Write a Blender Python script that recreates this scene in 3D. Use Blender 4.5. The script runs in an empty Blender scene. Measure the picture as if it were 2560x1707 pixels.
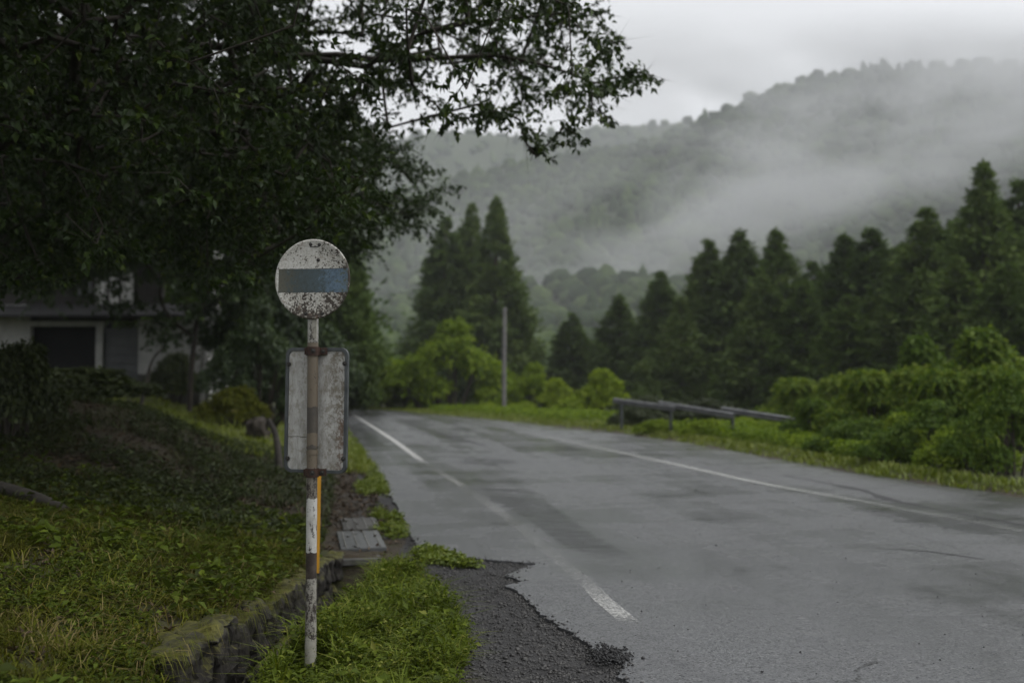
import bpy, bmesh, math, random
import numpy as np
from mathutils import Vector, Matrix, noise as mnoise

random.seed(7)
RNG = np.random.default_rng(11)
scene = bpy.context.scene
COL = scene.collection
R = math.radians

# ------------------------------------------------------------------ camera
CAM_H, FPX, TILT = 1.48, 2489.0, R(2.23)
cam_data = bpy.data.cameras.new('camera')
cam_data.lens = 35.0
cam_data.sensor_width = 36.0
cam_data.clip_start = 0.1
cam_data.clip_end = 5000
cam_data.dof.use_dof = True
cam_data.dof.focus_distance = 5.0
cam_data.dof.aperture_fstop = 1.5
cam = bpy.data.objects.new('camera', cam_data)
COL.objects.link(cam)
cam.location = (0, 0, CAM_H)
cam.rotation_euler = (R(90) + TILT, 0, 0)
scene.camera = cam

# ------------------------------------------------------------------ sky, sun, exposure
SUN_EL, SUN_AZ = R(58), R(105)          # azimuth clockwise from +Y (to the right of the view)
world = bpy.data.worlds.new('World')
scene.world = world
world.use_nodes = True
wn, wl = world.node_tree.nodes, world.node_tree.links
wn.clear()
w_out = wn.new('ShaderNodeOutputWorld')
w_bg = wn.new('ShaderNodeBackground')
w_sky = wn.new('ShaderNodeTexSky')
w_sky.sky_type = 'NISHITA'
w_sky.sun_disc = False
w_sky.sun_elevation = SUN_EL
w_sky.sun_rotation = SUN_AZ
w_sky.air_density = 1.0
w_sky.dust_density = 6.0
w_sky.ozone_density = 1.0
w_hsv = wn.new('ShaderNodeHueSaturation')
w_hsv.inputs['Saturation'].default_value = 0.05
w_mix = wn.new('ShaderNodeMix'); w_mix.data_type = 'RGBA'
w_mix.inputs['Factor'].default_value = 0.72
w_mix.inputs['B'].default_value = (8.2, 8.35, 8.7, 1)      # even cloud deck
w_noise = wn.new('ShaderNodeTexNoise'); w_noise.inputs['Scale'].default_value = 1.6
w_noise.inputs['Detail'].default_value = 4
w_co = wn.new('ShaderNodeTexCoord')
w_map = wn.new('ShaderNodeMapping'); w_map.inputs['Scale'].default_value = (1, 1, 2.6)
w_rng = wn.new('ShaderNodeMapRange')
w_rng.inputs['To Min'].default_value = 0.82; w_rng.inputs['To Max'].default_value = 1.14
w_mul = wn.new('ShaderNodeMix'); w_mul.data_type = 'RGBA'; w_mul.blend_type = 'MULTIPLY'
w_mul.inputs['Factor'].default_value = 1.0
wl.new(w_co.outputs['Generated'], w_map.inputs['Vector'])
wl.new(w_map.outputs['Vector'], w_noise.inputs['Vector'])
wl.new(w_noise.outputs['Fac'], w_rng.inputs['Value'])
wl.new(w_sky.outputs['Color'], w_hsv.inputs['Color'])
wl.new(w_hsv.outputs['Color'], w_mix.inputs['A'])
wl.new(w_mix.outputs['Result'], w_mul.inputs['A'])
wl.new(w_rng.outputs['Result'], w_mul.inputs['B'])
wl.new(w_mul.outputs['Result'], w_bg.inputs['Color'])
wl.new(w_bg.outputs['Background'], w_out.inputs['Surface'])
w_bg.inputs['Strength'].default_value = 0.095

sun_data = bpy.data.lights.new('sun', 'SUN')
sun_data.energy = 1.5
sun_data.angle = R(60)
sun_data.color = (1.0, 0.98, 0.95)
sun = bpy.data.objects.new('sun', sun_data)
COL.objects.link(sun)
sdir = Vector((math.sin(SUN_AZ) * math.cos(SUN_EL), math.cos(SUN_AZ) * math.cos(SUN_EL), math.sin(SUN_EL)))
sun.rotation_euler = (-sdir).to_track_quat('-Z', 'Y').to_euler()

vs = scene.view_settings
vs.view_transform = 'Standard'
vs.look = 'None'
vs.exposure = 0.45
vs.gamma = 1.0
vs.use_curve_mapping = False
cy = scene.cycles
cy.use_denoising = True
cy.max_bounces = 6
cy.diffuse_bounces = 3
cy.glossy_bounces = 2
cy.transmission_bounces = 3
cy.transparent_max_bounces = 6
cy.volume_bounces = 1
cy.volume_max_steps = 96
cy.caustics_reflective = False
cy.caustics_refractive = False
cy.sample_clamp_indirect = 4.0

# ------------------------------------------------------------------ measuring helpers
CT, ST = math.cos(TILT), math.sin(TILT)
def ray(x, y):
    u, v = (x - 1280) / FPX, (853.5 - y) / FPX
    return Vector((u, CT - v * ST, ST + v * CT))
def at(x, y, Y):
    d = ray(x, y); s = Y / d.y
    return Vector((d.x * s, Y, CAM_H + d.z * s))
def gnd(x, y, z=0.0):
    d = ray(x, y); s = (z - CAM_H) / d.z
    return Vector((d.x * s, d.y * s, z))
def project(P):
    P = np.asarray(P, float)
    x, yy, z = P[..., 0], P[..., 1], P[..., 2] - CAM_H
    f = yy * CT + z * ST; up = -yy * ST + z * CT
    f = np.maximum(f, 1e-3)
    return 1280 + FPX * x / f, 853.5 - FPX * up / f

def vnoise(x, y, seed=0):
    """smooth 2-D value noise, 0..1"""
    x = np.asarray(x, float); y = np.asarray(y, float)
    xi, yi = np.floor(x).astype(np.int64), np.floor(y).astype(np.int64)
    fx, fy = x - xi, y - yi
    fx, fy = fx * fx * (3 - 2 * fx), fy * fy * (3 - 2 * fy)
    def h(a, b):
        n = (a * 374761393 + b * 668265263 + seed * 974634777) & 0xFFFFFFFF
        n = ((n ^ (n >> 13)) * 1274126177) & 0xFFFFFFFF
        return ((n ^ (n >> 16)) & 0xFFFF) / 65535.0
    return (h(xi, yi) * (1 - fx) + h(xi + 1, yi) * fx) * (1 - fy) + (h(xi, yi + 1) * (1 - fx) + h(xi + 1, yi + 1) * fx) * fy
def fbm(x, y, seed=0, o=4):
    t, a, s = 0, 0.5, 0
    for i in range(o):
        t = t + a * vnoise(x * 2 ** i, y * 2 ** i, seed + i); s += a; a *= .5
    return t / s
def sstep(a, b, x):
    t = np.clip((np.asarray(x, float) - a) / (b - a), 0, 1)
    return t * t * (3 - 2 * t)

# ------------------------------------------------------------------ object helpers
def tag(o, label=None, cat=None, group=None, kind=None):
    if label: o['label'] = label
    if cat: o['category'] = cat
    if group: o['group'] = group
    if kind: o['kind'] = kind
    return o
def empty(name, loc=(0, 0, 0), rz=0.0):
    o = bpy.data.objects.new(name, None)
    o.location = loc; o.rotation_euler = (0, 0, rz); o.empty_display_size = 0.2
    COL.objects.link(o)
    return o
def link(name, me, mat=None, parent=None):
    o = bpy.data.objects.new(name, me)
    if mat is not None and not me.materials: me.materials.append(mat)
    COL.objects.link(o)
    if parent is not None: o.parent = parent
    return o
def tri_mesh(name, V, F, rnd=None, smooth=False):
    V = np.asarray(V, np.float32); F = np.asarray(F, np.int32)
    me = bpy.data.meshes.new(name)
    n, k = F.shape
    me.vertices.add(len(V)); me.vertices.foreach_set('co', V.ravel())
    me.loops.add(n * k); me.loops.foreach_set('vertex_index', F.ravel())
    me.polygons.add(n); me.polygons.foreach_set('loop_start', np.arange(0, n * k, k, dtype=np.int32))
    if smooth: me.polygons.foreach_set('use_smooth', np.ones(n, bool))
    if rnd is not None:
        a = me.attributes.new('rnd', 'FLOAT', 'FACE')
        a.data.foreach_set('value', np.asarray(rnd, np.float32))
    me.update(calc_edges=True)
    return me
class MB:
    """collects plain shapes into one mesh"""
    def __init__(self): self.v, self.f, self.s = [], [], []
    def add(self, vs, fs, smooth=False):
        b = len(self.v); self.v += [tuple(p) for p in vs]
        for f in fs: self.f.append([b + i for i in f]); self.s.append(smooth)
        return self
    def box(self, c, size, rot=None):
        hx, hy, hz = size[0] / 2, size[1] / 2, size[2] / 2
        P = [Vector((sx * hx, sy * hy, sz * hz)) for sz in (-1, 1) for sy in (-1, 1) for sx in (-1, 1)]
        if rot is not None: P = [rot @ p for p in P]
        c = Vector(c)
        return self.add([p + c for p in P], [(0, 2, 3, 1), (4, 5, 7, 6), (0, 1, 5, 4), (2, 6, 7, 3), (0, 4, 6, 2), (1, 3, 7, 5)])
    def tube(self, pts, rad, n=8, cap=True, smooth=True):
        pts = [Vector(p) for p in pts]
        if not hasattr(rad, '__len__'): rad = [rad] * len(pts)
        vs, ref = [], None
        for i, p in enumerate(pts):
            d = (pts[min(i + 1, len(pts) - 1)] - pts[max(i - 1, 0)]).normalized()
            if ref is None:
                ref = d.orthogonal().normalized()
            ref = (ref - d * ref.dot(d)).normalized(); w = d.cross(ref)
            for k in range(n):
                a = 2 * math.pi * k / n
                vs.append(p + (ref * math.cos(a) + w * math.sin(a)) * rad[i])
        fs = []
        for i in range(len(pts) - 1):
            for k in range(n):
                a, b = i * n + k, i * n + (k + 1) % n
                fs.append((a, b, b + n, a + n))
        self.add(vs, fs, smooth)
        if cap:
            self.add(vs[:n], [tuple(range(n))[::-1]]); self.add(vs[-n:], [tuple(range(n))])
        return self
    def prism(self, outline, y0, y1):
        """outline in (x, z), extruded along y"""
        n = len(outline)
        vs = [(x, y0, z) for x, z in outline] + [(x, y1, z) for x, z in outline]
        fs = [tuple(range(n)), tuple(range(n, 2 * n))[::-1]] + [(i, i + n, (i + 1) % n + n, (i + 1) % n) for i in range(n)]
        return self.add(vs, fs)
    def build(self, name, mat, parent=None, bevel=0.0, loc=None):
        me = bpy.data.meshes.new(name)
        me.from_pydata([tuple(p) for p in self.v], [], self.f)
        me.polygons.foreach_set('use_smooth', self.s)
        me.update()
        bm = bmesh.new(); bm.from_mesh(me)
        bmesh.ops.recalc_face_normals(bm, faces=bm.faces)
        if bevel > 0:
            bmesh.ops.bevel(bm, geom=[e for e in bm.edges if e.calc_face_angle(0) > 0.6], offset=bevel, segments=2, profile=0.6, affect='EDGES', clamp_overlap=True)
        bm.to_mesh(me); bm.free()
        o = link(name, me, mat, parent)
        if loc is not None: o.location = loc
        return o

# ------------------------------------------------------------------ materials
def new_mat(name):
    m = bpy.data.materials.new(name); m.use_nodes = True
    nt = m.node_tree; nt.nodes.clear()
    out = nt.nodes.new('ShaderNodeOutputMaterial')
    return m, nt, nt.nodes, nt.links, out
def ramp(nodes, stops, interp='LINEAR'):
    r = nodes.new('ShaderNodeValToRGB'); cr = r.color_ramp; cr.interpolation = interp
    while len(cr.elements) > 1: cr.elements.remove(cr.elements[-1])
    cr.elements[0].position = stops[0][0]; cr.elements[0].color = (*stops[0][1], 1)
    for p, c in stops[1:]:
        e = cr.elements.new(p); e.color = (*c, 1)
    return r
def noise_node(nt, scale, detail=4, rough=0.55, vec=None, mscale=None, dist=0.0):
    n = nt.nodes.new('ShaderNodeTexNoise')
    n.inputs['Scale'].default_value = scale; n.inputs['Detail'].default_value = detail
    n.inputs['Roughness'].default_value = rough; n.inputs['Distortion'].default_value = dist
    if vec is not None:
        if mscale is not None:
            mp = nt.nodes.new('ShaderNodeMapping'); mp.inputs['Scale'].default_value = mscale
            nt.links.new(vec, mp.inputs['Vector']); vec = mp.outputs['Vector']
        nt.links.new(vec, n.inputs['Vector'])
    return n
def mathn(nt, op, a, b=None, c=None, clamp=False):
    n = nt.nodes.new('ShaderNodeMath'); n.operation = op; n.use_clamp = clamp
    for i, v in enumerate((a, b, c)):
        if v is None: continue
        if isinstance(v, (int, float)): n.inputs[i].default_value = v
        else: nt.links.new(v, n.inputs[i])
    return n.outputs[0]
def mixc(nt, fac, a, b, mode='MIX'):
    n = nt.nodes.new('ShaderNodeMix'); n.data_type = 'RGBA'; n.blend_type = mode
    for key, v in (('Factor', fac), ('A', a), ('B', b)):
        s = n.inputs[key]
        if isinstance(v, (int, float)): s.default_value = v
        elif isinstance(v, tuple): s.default_value = (*v, 1)
        else: nt.links.new(v, s)
    return n.outputs['Result']
def mrange(nt, v, a, b, c=0.0, d=1.0):
    n = nt.nodes.new('ShaderNodeMapRange')
    n.inputs['From Min'].default_value = a; n.inputs['From Max'].default_value = b
    n.inputs['To Min'].default_value = c; n.inputs['To Max'].default_value = d
    nt.links.new(v, n.inputs['Value'])
    return n.outputs['Result']
def bump(nt, h, strength=0.3, dist=0.01):
    b = nt.nodes.new('ShaderNodeBump'); b.inputs['Strength'].default_value = strength; b.inputs['Distance'].default_value = dist
    nt.links.new(h, b.inputs['Height'])
    return b.outputs['Normal']
def principled(nt, out, color, rough=0.6, normal=None, metallic=0.0, spec=0.5):
    p = nt.nodes.new('ShaderNodeBsdfPrincipled')
    for key, v in (('Base Color', color), ('Roughness', rough), ('Metallic', metallic), ('Specular IOR Level', spec)):
        s = p.inputs[key]
        if isinstance(v, tuple): s.default_value = (*v, 1)
        elif isinstance(v, (int, float)): s.default_value = v
        else: nt.links.new(v, s)
    if normal is not None: nt.links.new(normal, p.inputs['Normal'])
    nt.links.new(p.outputs[0], out.inputs['Surface'])
    return p
def mat_leaf(name, stops, rough=0.42, trans=0.28, big=None, spec=.3):
    """leaf colour varies leaf by leaf (face value rnd) and clump by clump"""
    m, nt, N, L, out = new_mat(name)
    a = N.new('ShaderNodeAttribute'); a.attribute_name = 'rnd'
    oi = N.new('ShaderNodeObjectInfo')
    v = mathn(nt, 'ADD', a.outputs['Fac'], mathn(nt, 'MULTIPLY', mathn(nt, 'SUBTRACT', oi.outputs['Random'], 0.5), 0.36))
    if big:
        tc = N.new('ShaderNodeTexCoord')
        nz = noise_node(nt, big, 3, vec=tc.outputs['Object'])
        v = mathn(nt, 'ADD', v, mathn(nt, 'MULTIPLY', mathn(nt, 'SUBTRACT', nz.outputs['Fac'], 0.5), 0.6), clamp=True)
    r = ramp(N, stops); L.new(v, r.inputs['Fac'])
    p = N.new('ShaderNodeBsdfPrincipled'); L.new(r.outputs['Color'], p.inputs['Base Color'])
    p.inputs['Roughness'].default_value = rough; p.inputs['Specular IOR Level'].default_value = spec
    t = N.new('ShaderNodeBsdfTranslucent')
    L.new(mixc(nt, 1.0, r.outputs['Color'], (1.25, 1.3, 0.6), 'MULTIPLY'), t.inputs['Color'])
    mx = N.new('ShaderNodeMixShader'); mx.inputs['Fac'].default_value = trans
    L.new(p.outputs[0], mx.inputs[1]); L.new(t.outputs[0], mx.inputs[2]); L.new(mx.outputs[0], out.inputs['Surface'])
    return m
def mat_plain(name, c1, c2, scale=6.0, rough=0.7, bs=0.3, bd=0.01, mscale=None, spec=0.4, metallic=0.0, detail=5):
    m, nt, N, L, out = new_mat(name)
    tc = N.new('ShaderNodeTexCoord')
    nz = noise_node(nt, scale, detail, 0.6, tc.outputs['Object'], mscale)
    r = ramp(N, [(0.3, c1), (0.7, c2)]); L.new(nz.outputs['Fac'], r.inputs['Fac'])
    principled(nt, out, r.outputs['Color'], rough, bump(nt, nz.outputs['Fac'], bs, bd), metallic, spec)
    return m

M = {}
M['bark'] = mat_plain('bark', (.018, .015, .011), (.06, .05, .038), 14, .85, .6, .02, (1, 1, .25))
M['cedar_bark'] = mat_plain('cedar_bark', (.03, .02, .015), (.085, .06, .045), 9, .9, .5, .02, (1, 1, .15))
M['tree_leaf'] = mat_leaf('tree_leaf', [(0, (.014, .024, .008)), (.55, (.026, .045, .013)), (.85, (.045, .075, .016)), (1, (.11, .15, .022))], .4, .25, None, .22)
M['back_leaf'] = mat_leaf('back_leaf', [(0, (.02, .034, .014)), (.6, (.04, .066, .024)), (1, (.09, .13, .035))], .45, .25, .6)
M['cedar_leaf'] = mat_leaf('cedar_leaf', [(0, (.036, .06, .014)), (.5, (.068, .108, .024)), (1, (.115, .155, .038))], .75, .18, .5, .1)
M['cedar_olive'] = mat_leaf('cedar_olive', [(0, (.044, .070, .020)), (.5, (.078, .115, .032)), (1, (.122, .158, .045))], .75, .18, .5, .1)
M['kudzu_leaf'] = mat_leaf('kudzu_leaf', [(0, (.06, .10, .010)), (.45, (.14, .205, .018)), (1, (.28, .34, .035))], .6, .36, .7, .14)
M['shrub_leaf'] = mat_leaf('shrub_leaf', [(0, (.034, .066, .010)), (.5, (.082, .135, .018)), (1, (.18, .225, .034))], .6, .34, .8, .14)
M['grass'] = mat_leaf('grass', [(0, (.045, .032, .012)), (.3, (.052, .054, .009)), (.7, (.09, .105, .011)), (.9, (.14, .145, .02)), (1, (.22, .175, .08))], .7, .3, 1.6, .1)
M['weed'] = mat_leaf('weed', [(0, (.034, .046, .008)), (.5, (.07, .10, .011)), (.9, (.125, .16, .018)), (1, (.18, .19, .04))], .6, .3, 2.5, .14)
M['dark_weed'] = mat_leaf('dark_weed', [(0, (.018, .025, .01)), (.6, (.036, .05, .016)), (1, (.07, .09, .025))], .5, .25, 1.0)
M['litter'] = mat_leaf('litter', [(0, (.025, .018, .012)), (.6, (.06, .04, .025)), (1, (.12, .085, .05))], .7, .1)
M['verge'] = mat_leaf('verge', [(0, (.07, .1, .014)), (.5, (.13, .17, .022)), (1, (.2, .22, .04))], .5, .3, .6)

def mat_ground():
    m, nt, N, L, out = new_mat('soil')
    tc = N.new('ShaderNodeTexCoord'); co = tc.outputs['Object']
    a = N.new('ShaderNodeAttribute'); a.attribute_name = 'zone'      # 0 soil, 1 gravel shoulder, -1 mossy turf
    n1 = noise_node(nt, 3.0, 6, .65, co); n2 = noise_node(nt, 45, 4, .7, co); n3 = noise_node(nt, .9, 4, .6, co)
    soil = ramp(N, [(.3, (.022, .017, .011)), (.55, (.045, .034, .02)), (.75, (.03, .034, .013))]); L.new(n1.outputs['Fac'], soil.inputs['Fac'])
    moss = ramp(N, [(.3, (.026, .03, .009)), (.6, (.05, .062, .012)), (.8, (.085, .09, .016))]); L.new(n1.outputs['Fac'], moss.inputs['Fac'])
    grav = ramp(N, [(.3, (.012, .012, .013)), (.6, (.04, .039, .039)), (.85, (.075, .07, .066))]); L.new(n2.outputs['Fac'], grav.inputs['Fac'])
    mf = mathn(nt, 'MULTIPLY', mathn(nt, 'MULTIPLY', a.outputs['Fac'], -1.0, clamp=True), mrange(nt, n3.outputs['Fac'], .3, .55))
    c = mixc(nt, mf, soil.outputs['Color'], moss.outputs['Color'])
    c = mixc(nt, mathn(nt, 'MAXIMUM', a.outputs['Fac'], 0.0), c, grav.outputs['Color'])
    principled(nt, out, c, mrange(nt, n1.outputs['Fac'], .3, .7, .55, .95), bump(nt, mathn(nt, 'ADD', n2.outputs['Fac'], n1.outputs['Fac']), .7, .02), spec=.35)
    return m
M['soil'] = mat_ground()

def mat_asphalt():
    m, nt, N, L, out = new_mat('wet_asphalt')
    tc = N.new('ShaderNodeTexCoord')
    mp = N.new('ShaderNodeMapping'); mp.inputs['Rotation'].default_value = (0, 0, R(-11)); L.new(tc.outputs['Object'], mp.inputs['Vector'])
    co = mp.outputs['Vector']
    fine = noise_node(nt, 170, 3, .75, co); mid = noise_node(nt, 14, 6, .7, co)
    track = noise_node(nt, .9, 4, .6, co, (1.0, .06, 1), 0.3)          # wheel tracks run along the road
    cross = noise_node(nt, .8, 6, .65, co, (.35, 1.5, 1), 0.8)         # drying patches lie across it
    blot = noise_node(nt, .35, 5, .62, co, (1.2, .5, 1), 0.6)
    vor = N.new('ShaderNodeTexVoronoi'); vor.inputs['Scale'].default_value = 75; L.new(co, vor.inputs['Vector'])
    cellc = N.new('ShaderNodeTexVoronoi'); cellc.inputs['Scale'].default_value = 95; L.new(co, cellc.inputs['Vector'])
    sep = N.new('ShaderNodeSeparateColor'); L.new(cellc.outputs['Color'], sep.inputs['Color'])
    wv = noise_node(nt, 1.7, 4, .6, co)
    wm = N.new('ShaderNodeMix'); wm.data_type = 'VECTOR'; wm.inputs['Factor'].default_value = .22; L.new(co, wm.inputs['A']); L.new(wv.outputs['Color'], wm.inputs['B'])
    crk = N.new('ShaderNodeTexVoronoi'); crk.feature = 'DISTANCE_TO_EDGE'; crk.inputs['Scale'].default_value = .75; L.new(wm.outputs['Result'], crk.inputs['Vector'])
    crack = mathn(nt, 'MULTIPLY', mathn(nt, 'LESS_THAN', crk.outputs['Distance'], .006), mrange(nt, blot.outputs['Fac'], .50, .58))
    base = ramp(N, [(.28, (.020, .0205, .022)), (.5, (.064, .066, .069)), (.75, (.115, .117, .12))]); L.new(fine.outputs['Fac'], base.inputs['Fac'])
    c = mixc(nt, mathn(nt, 'MULTIPLY', mathn(nt, 'GREATER_THAN', sep.outputs['Red'], .90), .6), base.outputs['Color'], (.19, .19, .185))
    c = mixc(nt, mathn(nt, 'MULTIPLY', mathn(nt, 'LESS_THAN', sep.outputs['Green'], .10), .75), c, (.008, .008, .009))
    wet = mathn(nt, 'ADD', mathn(nt, 'MULTIPLY', track.outputs['Fac'], .38), mathn(nt, 'ADD', mathn(nt, 'MULTIPLY', cross.outputs['Fac'], .32), mathn(nt, 'MULTIPLY', blot.outputs['Fac'], .30)))
    wf = mrange(nt, wet, .42, .57)                                       # 1 = dry and rough, 0 = wet film
    c = mixc(nt, mathn(nt, 'MULTIPLY', mathn(nt, 'SUBTRACT', 1.0, wf), .45), c, (.018, .019, .021))
    c = mixc(nt, mathn(nt, 'MULTIPLY', mrange(nt, mid.outputs['Fac'], .5, .68), .35), c, (.028, .028, .03))
    c = mixc(nt, crack, c, (.006, .006, .006))
    h = mathn(nt, 'ADD', mathn(nt, 'MULTIPLY', vor.outputs['Distance'], .8), mathn(nt, 'MULTIPLY', mid.outputs['Fac'], .7))
    p = principled(nt, out, c, mrange(nt, wet, .42, .57, .30, .52), bump(nt, h, .33, .006), spec=.5)
    p.inputs['Coat Weight'].default_value = .5; p.inputs['Coat IOR'].default_value = 1.5
    L.new(mrange(nt, wet, .42, .57, .10, .40), p.inputs['Coat Roughness'])
    pit = mathn(nt, 'MULTIPLY', mrange(nt, fine.outputs['Fac'], .36, .54, .35, 1.0), mrange(nt, sep.outputs['Blue'], .10, .30, .3, 1.0))
    L.new(mathn(nt, 'MULTIPLY', mrange(nt, wet, .42, .57, 1.0, .6), pit), p.inputs['Coat Weight'])
    L.new(mathn(nt, 'MULTIPLY', pit, .45), p.inputs['Specular IOR Level'])
    return m
M['asphalt'] = mat_asphalt()
M['tar'] = mat_plain('tar_seam', (.008, .008, .009), (.02, .02, .021), 20, .55, .4, .004)
def mat_paint():
    m, nt, N, L, out = new_mat('road_paint')
    tc = N.new('ShaderNodeTexCoord'); co = tc.outputs['Object']
    w = N.new('ShaderNodeAttribute'); w.attribute_name = 'wear'
    n = noise_node(nt, 38, 5, .75, co); n2 = noise_node(nt, 150, 3, .7, co)
    v = mathn(nt, 'ADD', mathn(nt, 'MULTIPLY', n.outputs['Fac'], .65), mathn(nt, 'MULTIPLY', n2.outputs['Fac'], .35))
    keep = mrange(nt, mathn(nt, 'SUBTRACT', mathn(nt, 'ADD', v, .5), w.outputs['Fac']), .42, .58)
    tr = N.new('ShaderNodeBsdfTransparent')
    p = N.new('ShaderNodeBsdfPrincipled'); p.inputs['Base Color'].default_value = (.5, .5, .48, 1); p.inputs['Roughness'].default_value = .5
    mx = N.new('ShaderNodeMixShader'); L.new(keep, mx.inputs['Fac']); L.new(tr.outputs[0], mx.inputs[1]); L.new(p.outputs[0], mx.inputs[2])
    L.new(mx.outputs[0], out.inputs['Surface'])
    return m
M['paint'] = mat_paint()
M['concrete'] = mat_plain('concrete', (.07, .068, .06), (.2, .2, .19), 9, .75, .5, .01)
M['wet_concrete'] = mat_plain('wet_concrete', (.055, .058, .058), (.11, .114, .114), 9, .35, .3, .006)
M['concrete_dark'] = mat_plain('damp_concrete', (.035, .034, .03), (.1, .098, .09), 9, .6, .5, .01)
def mat_mossy():
    m, nt, N, L, out = new_mat('mossy_stone')
    tc = N.new('ShaderNodeTexCoord'); co = tc.outputs['Object']
    g = N.new('ShaderNodeNewGeometry'); sx = N.new('ShaderNodeSeparateXYZ'); L.new(g.outputs['Normal'], sx.inputs['Vector'])
    n1 = noise_node(nt, 7, 6, .65, co); n2 = noise_node(nt, 9, 7, .7, co, (1, 1, .55), .6)
    st = ramp(N, [(.28, (.006, .005, .004)), (.55, (.022, .019, .015)), (.8, (.07, .064, .055))]); L.new(n2.outputs['Fac'], st.inputs['Fac'])
    ms = ramp(N, [(.3, (.03, .032, .008)), (.7, (.10, .095, .014))]); L.new(n1.outputs['Fac'], ms.inputs['Fac'])
    up = mrange(nt, mathn(nt, 'ADD', mathn(nt, 'MULTIPLY', sx.outputs['Z'], .5), mathn(nt, 'MULTIPLY', n1.outputs['Fac'], 1.3)), .85, 1.15)
    principled(nt, out, mixc(nt, up, st.outputs['Color'], ms.outputs['Color']), .75, bump(nt, n2.outputs['Fac'], .7, .02), spec=.4)
    return m
M['mossy'] = mat_mossy()
M['stone'] = mat_plain('gravel_stone', (.018, .018, .019), (.085, .082, .078), 25, .6, .4, .004)
M['tar_lump'] = mat_plain('asphalt_crumb', (.008, .008, .008), (.026, .026, .027), 60, .6, .5, .003)
M['yellow'] = mat_plain('yellow_board', (.42, .20, .014), (.60, .31, .024), 9, .55, .2, .003, (2, 2, .3))
M['steel'] = mat_plain('galvanised_rail', (.09, .093, .096), (.17, .173, .178), 5, .6, .1, .003, (.3, 1, 1), metallic=.3)
M['grey_pole'] = mat_plain('grey_pole', (.13, .125, .12), (.18, .175, .17), 3, .7, .2, .005)
M['plaster'] = mat_plain('white_plaster', (.32, .32, .31), (.5, .5, .48), 2.2, .8, .1, .005)
M['shutter'] = mat_plain('grey_shutter', (.07, .075, .078), (.11, .115, .118), 2.2, .6, .1, .005)
M['dark_wood'] = mat_plain('dark_wood', (.012, .011, .01), (.03, .027, .023), 8, .75, .3, .01, (1, 1, .2))
M['roof_tile'] = mat_plain('roof_tile', (.010, .010, .011), (.02, .02, .021), 5, .9, .4, .02)
M['window_glass'] = mat_plain('window_paper', (.5, .5, .48), (.66, .66, .64), 2, .3, .05, .002)
M['doorway_shade'] = mat_plain('painted_doorway_shade', (.008, .008, .009), (.014, .014, .015), 3, .9, .1, .005)
M['dead_wood'] = mat_plain('dead_wood', (.018, .016, .013), (.055, .048, .04), 10, .85, .6, .02, (.3, 1, 1))
M['frame_metal'] = mat_plain('frame_metal', (.03, .035, .038), (.075, .083, .085), 14, .5, .2, .003)
M['rust'] = mat_plain('rusty_clamp', (.014, .008, .006), (.05, .022, .012), 60, .75, .5, .002)
M['bolt'] = mat_plain('dark_bolt', (.012, .011, .01), (.05, .047, .043), 80, .5, .2, .002, metallic=.4)

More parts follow.
